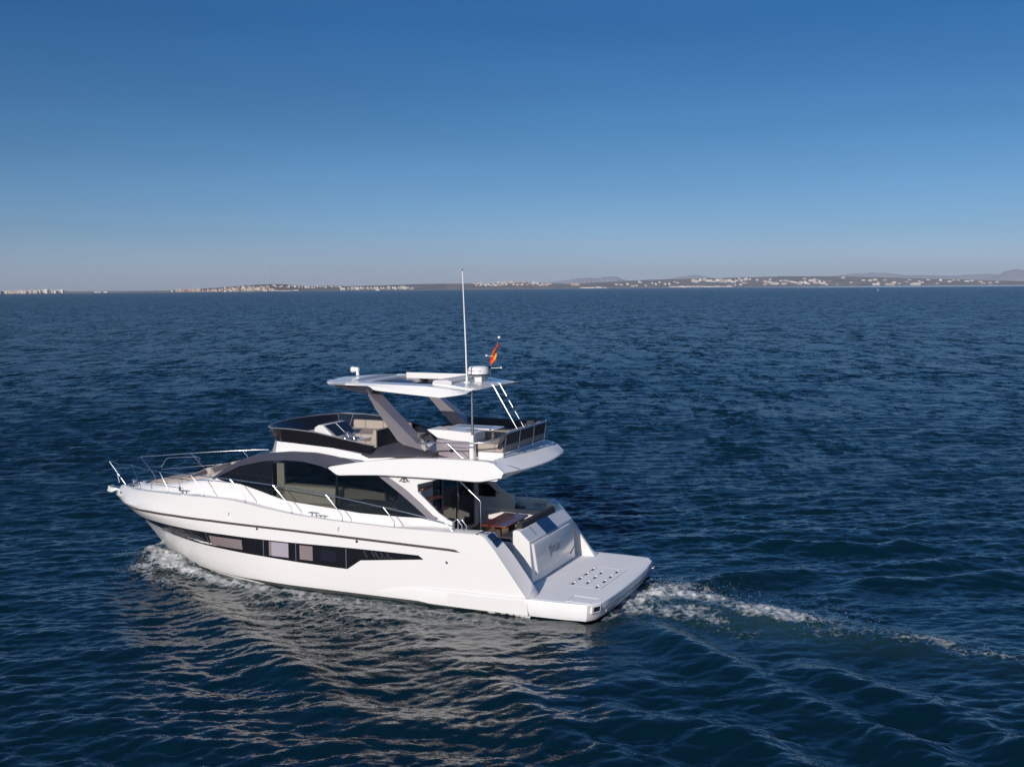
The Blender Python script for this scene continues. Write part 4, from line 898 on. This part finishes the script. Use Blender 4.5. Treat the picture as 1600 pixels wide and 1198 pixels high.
    def noise(scale, det, stretch=(1, 1, 1), out="Fac", rough=.55):
        mp = n.new("ShaderNodeMapping"); mp.inputs["Scale"].default_value = stretch; l.new(pos, mp.inputs[0])
        t = n.new("ShaderNodeTexNoise"); t.inputs["Scale"].default_value = scale; t.inputs["Detail"].default_value = det; t.inputs["Roughness"].default_value = rough
        l.new(mp.outputs[0], t.inputs["Vector"]); return t.outputs[out]
    # fine ripples everywhere, and the slope of waves too short for the mesh further out
    bp = n.new("ShaderNodeBump"); bp.inputs["Strength"].default_value = .5; bp.inputs["Distance"].default_value = .03
    l.new(noise(7.0, 2, (.75, 1.3, 1)), bp.inputs["Height"])
    nA = noise(.9, 6, (1.3, .8, 1), "Color", .8); nB = noise(.35, 7, (1.2, .4, 1), "Color", .85)
    nm_ = n.new("ShaderNodeMix"); nm_.data_type = 'RGBA'; nm_.inputs["Factor"].default_value = .55; l.new(nA, nm_.inputs["A"]); l.new(nB, nm_.inputs["B"])
    nc = nm_.outputs["Result"]
    big = noise(.012, 3, (.35, 1.6, 1)); big2 = noise(.0016, 3, (.25, 2.2, 1))
    sc_ = n.new("ShaderNodeVectorMath"); sc_.operation = 'SUBTRACT'; l.new(nc, sc_.inputs[0]); sc_.inputs[1].default_value = (.5, .5, .5)
    v2 = n.new("ShaderNodeVectorMath"); v2.operation = 'MULTIPLY'; l.new(sc_.outputs[0], v2.inputs[0]); v2.inputs[1].default_value = (12.0, 27.0, 0)
    amp_ = math_('MULTIPLY', attr("chop"), math_('MULTIPLY_ADD', big, 1.3, math_('MULTIPLY', math_('MULTIPLY', big2, big2), 1.6)))
    v3 = n.new("ShaderNodeVectorMath"); v3.operation = 'SCALE'; l.new(v2.outputs[0], v3.inputs[0]); l.new(amp_, v3.inputs["Scale"])
    v4 = n.new("ShaderNodeVectorMath"); v4.operation = 'ADD'; l.new(bp.outputs[0], v4.inputs[0]); l.new(v3.outputs[0], v4.inputs[1])
    v5 = n.new("ShaderNodeVectorMath"); v5.operation = 'NORMALIZE'; l.new(v4.outputs[0], v5.inputs[0])
    b.inputs["IOR"].default_value = 1.48; b.inputs["Roughness"].default_value = .05
    # foam: broken up by two noises, more solid where the mask is strong
    f = attr("foam")
    def fnoise(scale, det, st, rough):
        mp = n.new("ShaderNodeMapping"); mp.vector_type = 'TEXTURE'; mp.inputs["Rotation"].default_value = (0, 0, TH); mp.inputs["Scale"].default_value = st; l.new(pos, mp.inputs[0])
        t = n.new("ShaderNodeTexNoise"); t.inputs["Scale"].default_value = scale; t.inputs["Detail"].default_value = det; t.inputs["Roughness"].default_value = rough
        l.new(mp.outputs[0], t.inputs["Vector"]); return t.outputs["Fac"]
    nz = math_('MULTIPLY_ADD', fnoise(1.7, 8, (1.6, 1, 1), .7), 1.25, math_('MULTIPLY', fnoise(11.0, 7, (1.4, 1, 1), .74), 1.05))
    vo = n.new("ShaderNodeTexVoronoi"); vo.feature = 'DISTANCE_TO_EDGE'; vo.inputs["Scale"].default_value = 3.6
    wv = n.new("ShaderNodeVectorMath"); wv.operation = 'MULTIPLY_ADD'; l.new(noise(1.6, 5, (1, 1, 1), "Color"), wv.inputs[0]); wv.inputs[1].default_value = (.8, .8, .8); l.new(pos, wv.inputs[2])
    l.new(wv.outputs[0], vo.inputs["Vector"])
    lace = math_('SUBTRACT', .14, math_('MULTIPLY', vo.outputs["Distance"], .9))
    thr = math_('ADD', math_('ADD', math_('MULTIPLY', f, 1.06), lace), math_('SUBTRACT', nz, 1.79))
    fm = n.new("ShaderNodeMapRange"); fm.inputs["From Min"].default_value = 0.0; fm.inputs["From Max"].default_value = .55; l.new(thr, fm.inputs["Value"])
    foamf = math_('MULTIPLY', fm.outputs[0], math_('MULTIPLY', f, 3.0, None, True), None, True)
    foamf = math_('MULTIPLY', foamf, .92)
    mx = n.new("ShaderNodeMix"); mx.data_type = 'RGBA'; l.new(attr("aerated"), mx.inputs["Factor"])
    mx.inputs["A"].default_value = (.0006, .0118, .0195, 1); mx.inputs["B"].default_value = (.014, .042, .046, 1)
    mf = n.new("ShaderNodeMix"); mf.data_type = 'RGBA'; l.new(foamf, mf.inputs["Factor"]); l.new(mx.outputs["Result"], mf.inputs["A"]); mf.inputs["B"].default_value = (.72, .72, .71, 1)
    l.new(mf.outputs["Result"], b.inputs["Base Color"])
    rgh = math_('MINIMUM', math_('POWER', math_('MULTIPLY', attr("chop"), .55), .5), .268)
    l.new(math_('MAXIMUM', math_('MULTIPLY_ADD', foamf, .6, .06), rgh), b.inputs["Roughness"])
    l.new(v5.outputs[0], b.inputs["Normal"])
    me.materials.append(m)
    o = bpy.data.objects.new("sea", me); COL.objects.link(o); o["kind"] = "structure"
    return o
sea_obj = sea()

# droplets thrown up by the propellers and the stem
def spray():
    g = random.Random(3); mb = MB()
    def drop(x, y, z, r):
        p = boat(x, y, z); k = r * .8
        mb.add([(p.x + r, p.y, p.z), (p.x - r, p.y, p.z), (p.x, p.y + r, p.z), (p.x, p.y - r, p.z), (p.x, p.y, p.z + k), (p.x, p.y, p.z - k)], [(0, 2, 4), (2, 1, 4), (1, 3, 4), (3, 0, 4), (2, 0, 5), (1, 2, 5), (3, 1, 5), (0, 3, 5)])
    for cx, cy, sx, sy, h, n_ in ((-.9, -1.1, .7, .45, .34, 230), (-1.9, -.9, .6, .35, .26, 150), (-3.4, -.1, .8, .3, .30, 240), (-4.6, .3, .5, .25, .22, 110), (-7.0, .9, 1.2, .25, .10, 60)):
        for _ in range(n_): drop(g.gauss(cx, sx), g.gauss(cy, sy), abs(g.gauss(0, h * .3)) + .02, g.uniform(.003, .0085))
    for s in (1, -1):
        for cx, cy, sx, sy, h, n_ in ((13.3, 1.15, .5, .22, .30, 150), (12.2, 1.95, .6, .35, .20, 130), (11.0, 2.45, .5, .2, .18, 100), (9.8, 2.65, .6, .15, .14, 70)):
            for _ in range(n_): drop(g.gauss(cx, sx), s * (g.gauss(cy, sy)), abs(g.gauss(0, h * .35)) + .02, g.uniform(.003, .009))
    o = mb.build("spray", mat("white_spray", (.80, .80, .80), .5), None, smooth=60); o["kind"] = "stuff"
spray()
# ------------------------------------------------------------------ the far shore
def horizon_y(px): return 449.8 - .0075 * (px - 800)
SHD = lerp([(-900, 3000), (0, 3200), (270, 4000), (420, 4300), (530, 5600), (800, 6800), (1050, 8200), (1310, 8600), (1600, 8200), (2500, 7000)])
TOPS = [(-900, 448), (-300, 455), (0, 457.2), (60, 457.0), (108, 456.2), (180, 456.4), (270, 454), (320, 451), (350, 449), (380, 446.5), (410, 444.6), (430, 443.9), (450, 444.6), (465, 446), (490, 448), (520, 446), (545, 447.2), (600, 445.8), (640, 444.5), (680, 443.4), (720, 443), (770, 443),
        (800, 442), (820, 441), (850, 442), (870, 443), (890, 443.6), (920, 442), (960, 440), (1000, 438), (1050, 436), (1130, 434.5), (1180, 433), (1230, 431.6), (1320, 432), (1370, 433.2), (1420, 434.8), (1500, 437), (1600, 439.6), (1800, 441), (2500, 438)]
TOP = lerp(TOPS)
def dirn(px):
    a = math.atan((px - 800) / FPX); return math.tan(a)
def land_pt(px, d, z): return (dirn(px) * d, d, z)
def land_h(px):       # height of the skyline above the sea at its own distance
    d = SHD(px) * 1.22; return CAM_H + (horizon_y(px) - TOP(px)) / FPX * d
def ground(px, f):    # f: 0 shore .. 1 skyline
    return 1.2 + (max(3.0, land_h(px)) - 1.2) * (f ** 1.25)
def fbm(x, s):
    r = np.random.default_rng(s); return sum(np.sin(x * 2 * math.pi / L + r.uniform(0, 6.28)) * a for L, a in ((170, .5), (71, .35), (29, .3), (11, .25), (4.7, .2)))
pxs = np.linspace(-700, 2300, 1500); prof = [(1.0, -3.0), (1.001, .6), (1.006, 1.4)] + [(1.0 + .22 * f, None, f) for f in lin(.05, 1, 14)] + [(1.3, .8), (1.5, .5), (2.2, .2)]
vs = []; r1 = fbm(pxs, 1)
for i, px in enumerate(pxs):
    D = SHD(px); Hh = max(4.0, land_h(px))
    for k, p in enumerate(prof):
        if len(p) == 3: z = ground(px, p[2]) + (.05 * Hh * math.sin(px * .11 + p[2] * 9) * math.sin(p[2] * 3.14) + (.02 * Hh * r1[i] * p[2]))
        elif p[0] > 1.25: z = Hh * p[1]
        else: z = p[1]
        vs.append(land_pt(px, D * p[0], z))
m_ = len(prof); mb = MB(); mb.v = vs; mb.f = [(a * m_ + b, (a + 1) * m_ + b, (a + 1) * m_ + b + 1, a * m_ + b + 1) for a in range(len(pxs) - 1) for b in range(m_ - 1)]; mb.mi = [0] * len(mb.f)
m, n, l, b = new_mat("dry_scrubland")
geo = n.new("ShaderNodeNewGeometry")
def nz_(scale, det, st=(1, 1, 1)):
    mp = n.new("ShaderNodeMapping"); mp.inputs["Scale"].default_value = st; l.new(geo.outputs["Position"], mp.inputs[0])
    t = n.new("ShaderNodeTexNoise"); t.inputs["Scale"].default_value = scale; t.inputs["Detail"].default_value = det; l.new(mp.outputs[0], t.inputs["Vector"]); return t.outputs["Fac"]
cr = n.new("ShaderNodeValToRGB"); e = cr.color_ramp.elements
e[0].position = .36; e[0].color = (.045, .05, .034, 1); e[1].position = .66; e[1].color = (.27, .185, .135, 1)
x = cr.color_ramp.elements.new(.5); x.color = (.12, .095, .068, 1)
l.new(nz_(.012, 8, (1, .5, 1)), cr.inputs[0])
sx = n.new("ShaderNodeSeparateXYZ"); l.new(geo.outputs["Position"], sx.inputs[0])
mr = n.new("ShaderNodeMapRange"); mr.inputs["From Min"].default_value = 1.3; mr.inputs["From Max"].default_value = 3.5; l.new(sx.outputs["Z"], mr.inputs["Value"])
mx = n.new("ShaderNodeMix"); mx.data_type = 'RGBA'; l.new(mr.outputs[0], mx.inputs["Factor"]); mx.inputs["A"].default_value = (.32, .25, .19, 1); l.new(cr.outputs[0], mx.inputs["B"])
l.new(mx.outputs["Result"], b.inputs["Base Color"]); b.inputs["Roughness"].default_value = .95
land = mb.build("hills", m, None, smooth=180); land["kind"] = "structure"
# far mountains
def mountain(P, D, wob, seed):
    f = lerp(P); a = np.linspace(P[0][0], P[-1][0], 160); rw = fbm(a * 3.0, seed); vs = []
    for px, w_ in zip(a, rw):
        top = f(px); h = max(1.0, CAM_H + (horizon_y(px) - top) / FPX * D); e = min(1, (px - P[0][0]) / 12, (P[-1][0] - px) / 12)
        h += w_ * wob * max(0, e)
        for q, hh in ((.90, -20), (.94, .35 * h), (.97, .7 * h + wob * .8 * math.sin(px * .9)), (1, h), (1.05, .5 * h), (1.1, -20)): vs.append(land_pt(px, D * q, hh))
    mb = MB(); mb.v = vs; mb.f = [(i * 6 + j, (i + 1) * 6 + j, (i + 1) * 6 + j + 1, i * 6 + j + 1) for i in range(159) for j in range(5)]; mb.mi = [0] * len(mb.f)
    o = mb.build("mountains", MOUNT, None, smooth=60); o["kind"] = "structure"; return o
MOUNT = mat("hazed_rock_slopes", (.36, .35, .36), .95, noise=.3, nscale=.002)  # rock colour lightened to stand in for thicker haze
mountain([(820, 447), (866, 440.5), (885, 437.5), (900, 435.4), (915, 434.6), (930, 435), (942, 433.2), (955, 432), (963, 432), (968, 435), (974, 437.5), (1000, 440), (1040, 445)], 14000, 7, 3)
mountain([(1030, 440), (1058, 433), (1075, 430.4), (1090, 430), (1104, 432.5), (1140, 438)], 15000, 3, 4)
mountain([(1250, 440), (1300, 431.5), (1325, 428.5), (1350, 427), (1362, 426.2), (1385, 427), (1415, 430), (1450, 430.5), (1490, 431), (1520, 428.8), (1545, 428), (1570, 430), (1640, 440)], 15000, 3, 5)
mountain([(1500, 442), (1540, 434), (1560, 429), (1567, 424.5), (1580, 422), (1588, 421), (1600, 422), (1625, 423), (1660, 427), (1720, 436), (1800, 444)], 13000, 5, 6)

# ---- buildings of the far towns
WALLS = [mat("white_render", (.70, .66, .60), .9), mat("cream_render", (.60, .50, .40), .9), mat("pink_render", (.52, .36, .30), .9)]
WIND = mat("dark_openings", (.06, .06, .07), .3); ROOF = mat("clay_roof", (.30, .13, .08), .9)
def block_mesh(kind, wall):
    mb = MB(); fl = {'tower': 7, 'slab': 5, 'villa': 2, 'stepped': 4}[kind]
    if kind == 'villa':
        mb.box(-.5, .5, -.5, .5, 0, .70); mb.box(.1, .5, -.62, -.5, 0, .4); mb.add([(-.55, -.55, .70), (.55, -.55, .70), (.55, .55, .70), (-.55, .55, .70), (-.2, 0, 1), (.2, 0, 1)], [(0, 1, 5, 4), (1, 2, 5), (2, 3, 4, 5), (3, 0, 4), (3, 2, 1, 0)], 2)
    elif kind == 'stepped':
        mb.box(-.5, .5, -.5, .5, 0, .62); mb.box(-.5, .12, -.3, .5, .62, .84); mb.box(-.5, -.15, -.1, .5, .84, 1.0)
    else:
        mb.box(-.5, .5, -.5, .5, 0, .92); mb.box(-.5, .5, -.52, -.49, .90, .96); mb.box(-.15, .15, -.2, .2, .92, 1.0)
    hmax = {'villa': .68, 'stepped': .6}.get(kind, .88); nw = 3 if kind in ('villa', 'tower') else 6
    for f in range(fl):
        z0 = hmax * (f + .3) / fl; z1 = hmax * (f + .78) / fl
        for i in range(nw):
            c = -.5 + (i + .5) / nw; mb.box(c - .26 / nw, c + .26 / nw, -.507, -.495, z0, z1, 1)
    me_o = mb.build("building", [wall, WIND, ROOF], None, smooth=0); me = me_o.data; bpy.data.objects.remove(me_o); return me
MESH = {(k_, i): block_mesh(k_, WALLS[i]) for k_ in ('tower', 'slab', 'villa', 'stepped') for i in range(3)}
def town(n_, x0, x1, f0, f1, hpx, wpx, kinds, walls, label, cat, group, name, seed):
    r = random.Random(seed)
    for i in range(n_):
        px = x0 + (x1 - x0) * (i + r.uniform(.1, .9)) / n_; f = r.uniform(f0, f1); d = SHD(px) * (1.006 + .214 * f)
        h = 1.15 * r.uniform(*hpx) * d / FPX; w_ = 1.25 * r.uniform(*wpx) * d / FPX
        o = bpy.data.objects.new(name, MESH[(r.choice(kinds), r.choice(walls))]); COL.objects.link(o)
        o.location = land_pt(px, d, ground(px, f) - .15 * h); o.scale = (w_, max(8, w_ * .6), h * 1.15); o.rotation_euler = (0, 0, r.uniform(-.5, .5))
        tag(o, label, cat, group)
town(44, -4, 106, 0, .12, (2.5, 5.5), (2.2, 5), ('tower', 'slab', 'stepped'), (0, 0, 1), "pale apartment block in the waterfront town at the far left end of the shore", "apartment block", "far left waterfront town", "apartment_block", 1)
town(13, 276, 320, .0, .25, (2.5, 5), (2, 4), ('tower', 'slab'), (2, 2, 1), "pinkish block just right of the white shore tower on the far coast", "apartment block", "pinkish blocks right of the shore tower", "apartment_block", 2)
town(34, 320, 434, 0, .14, (2, 4), (2, 4), ('slab', 'stepped', 'villa'), (0, 1, 2), "cream house on the waterfront below the wooded hill with the radio mast", "house", "waterfront houses under the mast hill", "town_house", 3)
town(42, 352, 426, .15, .6, (2, 3.6), (1.8, 3.4), ('stepped', 'villa', 'slab'), (0, 1, 2), "cream house climbing the hillside below the radio mast", "house", "hillside houses under the mast", "town_house", 4)
town(22, 428, 534, .55, .8, (1.6, 3), (1.8, 3.8), ('villa', 'slab'), (0, 0, 1), "small white house along the ridge right of the mast hill", "house", "ridge houses right of the mast hill", "ridge_house", 5)
town(10, 430, 470, 0, .03, (.9, 1.6), (2.4, 4.5), ('villa', 'slab'), (0,), "low white beach building at the foot of the mast hill", "beach house", "beach buildings under the mast hill", "beach_house", 6)
town(22, 534, 648, .06, .3, (2.4, 4.4), (2.2, 4.8), ('slab', 'stepped', 'tower'), (0, 1, 1), "cream apartment block on the low shore left of the yacht's aerial", "apartment block", "blocks left of the aerial", "apartment_block", 7)
town(62, 742, 862, .5, .98, (1.6, 3), (1.8, 3.4), ('villa', 'stepped', 'slab'), (0, 0, 1, 2), "white house of the hill town just right of the yacht's aerial", "house", "hill town right of the aerial", "town_house", 8)
town(1, 894, 906, .62, .64, (3.2, 3.3), (10, 10), ('slab',), (2,), "long pinkish hotel on the slope in front of the blue mountain", "hotel", None, "hotel", 9)
town(5, 906, 950, 0, .02, (1.6, 2.4), (5, 8), ('slab', 'villa'), (0,), "low white beach pavilion below the blue mountain", "pavilion", "beach pavilions below the mountain", "beach_pavilion", 10)
town(14, 960, 1066, .2, .65, (1.6, 3), (2.4, 4.5), ('villa', 'stepped'), (0,), "scattered white villa on the dark slope right of the blue mountain", "villa", "villas right of the blue mountain", "villa", 11)
town(24, 1080, 1168, .5, .72, (2.6, 4.6), (2.6, 4.4), ('slab', 'stepped'), (0, 1), "cream terrace block in the long row high on the right-hand hillside", "terrace block", "terrace row on the hillside", "terrace_block", 12)
town(28, 1048, 1142, 0, .06, (1.4, 2.4), (3, 6), ('villa', 'slab'), (0,), "low white house on the beach below the terrace row", "beach house", "beach houses below the terrace row", "beach_house", 13)
town(22, 1196, 1290, .2, .55, (2, 4.2), (3, 7), ('slab', 'stepped'), (0, 1, 2), "cream resort block at the foot of the flat-topped ridge", "resort block", "resort under the flat ridge", "resort_block", 14)
town(44, 1140, 1560, .15, .8, (1.4, 2.8), (2.4, 5), ('villa', 'slab'), (0, 0, 1), "scattered pale house on the plain towards the right end of the shore", "house", "scattered houses on the right plain", "country_house", 15)
town(3, 1358, 1432, .08, .12, (2.4, 3.4), (6, 12), ('slab',), (1, 0), "long pale warehouse near the right-hand beach", "warehouse", "warehouses near the right-hand beach", "warehouse", 16)
town(3, 150, 172, 0, .05, (1.0, 1.8), (4, 7), ('slab',), (0,), "low white harbour shed on the flat shore right of the far left town", "harbour shed", "harbour sheds on the flat left shore", "harbour_shed", 17)
# white shore tower
d = SHD(272) * 1.01; u = d / FPX; base = land_pt(272, d, 1.5)
to = empty("shore_tower", base); tag(to, "white round tower standing by the water on the far left shore", "tower")
MB().revolve([(1.1 * u, 0), (.95 * u, 3.2 * u), (1.15 * u, 3.3 * u), (1.15 * u, 3.5 * u)], (0, 0, 0), 'z', 16).build("shaft", WALLS[0], to)
MB().revolve([(.6 * u, 3.5 * u), (.6 * u, 4.3 * u), (.7 * u, 4.35 * u), (.01, 4.9 * u)], (0, 0, 0), 'z', 12).build("lantern", WIND, to)
# lattice radio mast on the hill
d = SHD(427.6) * 1.22; u = d / FPX; base = land_pt(427.6, d, ground(427.6, 1) - 1)
ma = empty("radio_mast", base); tag(ma, "tall thin lattice radio mast on the wooded hill", "mast")
hM = 27.5 * u; RW = [mat("mast_red", (.35, .08, .06), .6), mat("mast_white", (.5, .5, .5), .6)]
for j in range(7):
    mb = MB(); z0, z1 = hM * j / 7, hM * (j + 1) / 7
    for k in range(3):
        a = 2.094 * k; mb.tube([(.55 * math.cos(a), .55 * math.sin(a), z0), (.55 * math.cos(a), .55 * math.sin(a), z1)], .13, 4)
        a2 = a + 2.094
        for q in range(4): mb.tube([(.55 * math.cos(a), .55 * math.sin(a), z0 + (z1 - z0) * q / 4), (.55 * math.cos(a2), .55 * math.sin(a2), z0 + (z1 - z0) * (q + 1) / 4)], .06, 4)
    mb.build("mast_section", RW[j % 2], ma)
mb = MB()
for k in range(3):
    a = 2.094 * k + .5; mb.tube([(0, 0, hM * .95), (18 * math.cos(a), 18 * math.sin(a), 0)], .03, 4)
mb.build("guy_wires", RW[1], ma)
# small craft
def small_boat(name, label, cat, px, d, L, rz, sail=False):
    o = empty(name, land_pt(px, d, 0), rz); tag(o, label, cat)
    rings = [[(x * L, wd * L, .02 * L), (x * L, wd * L * 1.15, fb * L), (x * L, -wd * L * 1.15, fb * L), (x * L, -wd * L, .02 * L)] for x, wd, fb in ((-.5, .13, .12), (-.1, .15, .12), (.25, .11, .14), (.5, .01, .17))]
    MB().loft(rings).build("hull", GEL, o)
    if sail:
        MB().tube([(.08 * L, 0, .12 * L), (.08 * L, 0, 1.35 * L)], .01 * L, 6).build("mast", GEL, o)
        MB().prism([(.05 * L, .22 * L), (.05 * L, 1.3 * L), (-.42 * L, .24 * L)], 'xz', -.006 * L, .006 * L).build("sail", RADW, o)
    else:
        MB().prism([(-.3 * L, .12 * L), (-.28 * L, .3 * L), (.05 * L, .3 * L), (.2 * L, .13 * L)], 'xz', -.1 * L, .1 * L).build("cabin", RADW, o)
        MB().prism([(-.2 * L, .2 * L), (-.2 * L, .27 * L), (.06 * L, .27 * L), (.12 * L, .2 * L)], 'xz', -.104 * L, .104 * L).build("window_band", BLACKG, o)
small_boat("sailing_dinghy", "tiny white sailing boat alone on open water towards the right shore", "sailing boat", 1371, 1450, 2.2, .4, True)
small_boat("motor_boat", "small white motor boat off the beach at the right end of the shore", "motor boat", 1546, 6800, 14, .1)
small_boat("ferry", "white ferry lying off the cream blocks left of the yacht's aerial", "ferry", 592, 5000, 20, 3.1)
small_boat("cabin_cruiser", "small white cabin cruiser off the hillside town under the mast", "cabin cruiser", 353, 3600, 5, 3.0)

# ------------------------------------------------------------------ haze over the bay
HAZE = 4.6e-5
if HAZE:
    mb = MB(); mb.box(-17000, 17000, -2500, 17500, -60, 260)
    m = bpy.data.materials.new("haze"); m.use_nodes = True; n = m.node_tree.nodes; l = m.node_tree.links; n.remove(n["Principled BSDF"])
    pv = n.new("ShaderNodeVolumePrincipled"); pv.inputs["Color"].default_value = (.80, .87, 1.0, 1); pv.inputs["Density"].default_value = HAZE; pv.inputs["Anisotropy"].default_value = 0.0
    l.new(pv.outputs[0], n["Material Output"].inputs["Volume"])
    hz = mb.build("haze", m, None, smooth=0); hz["kind"] = "stuff"
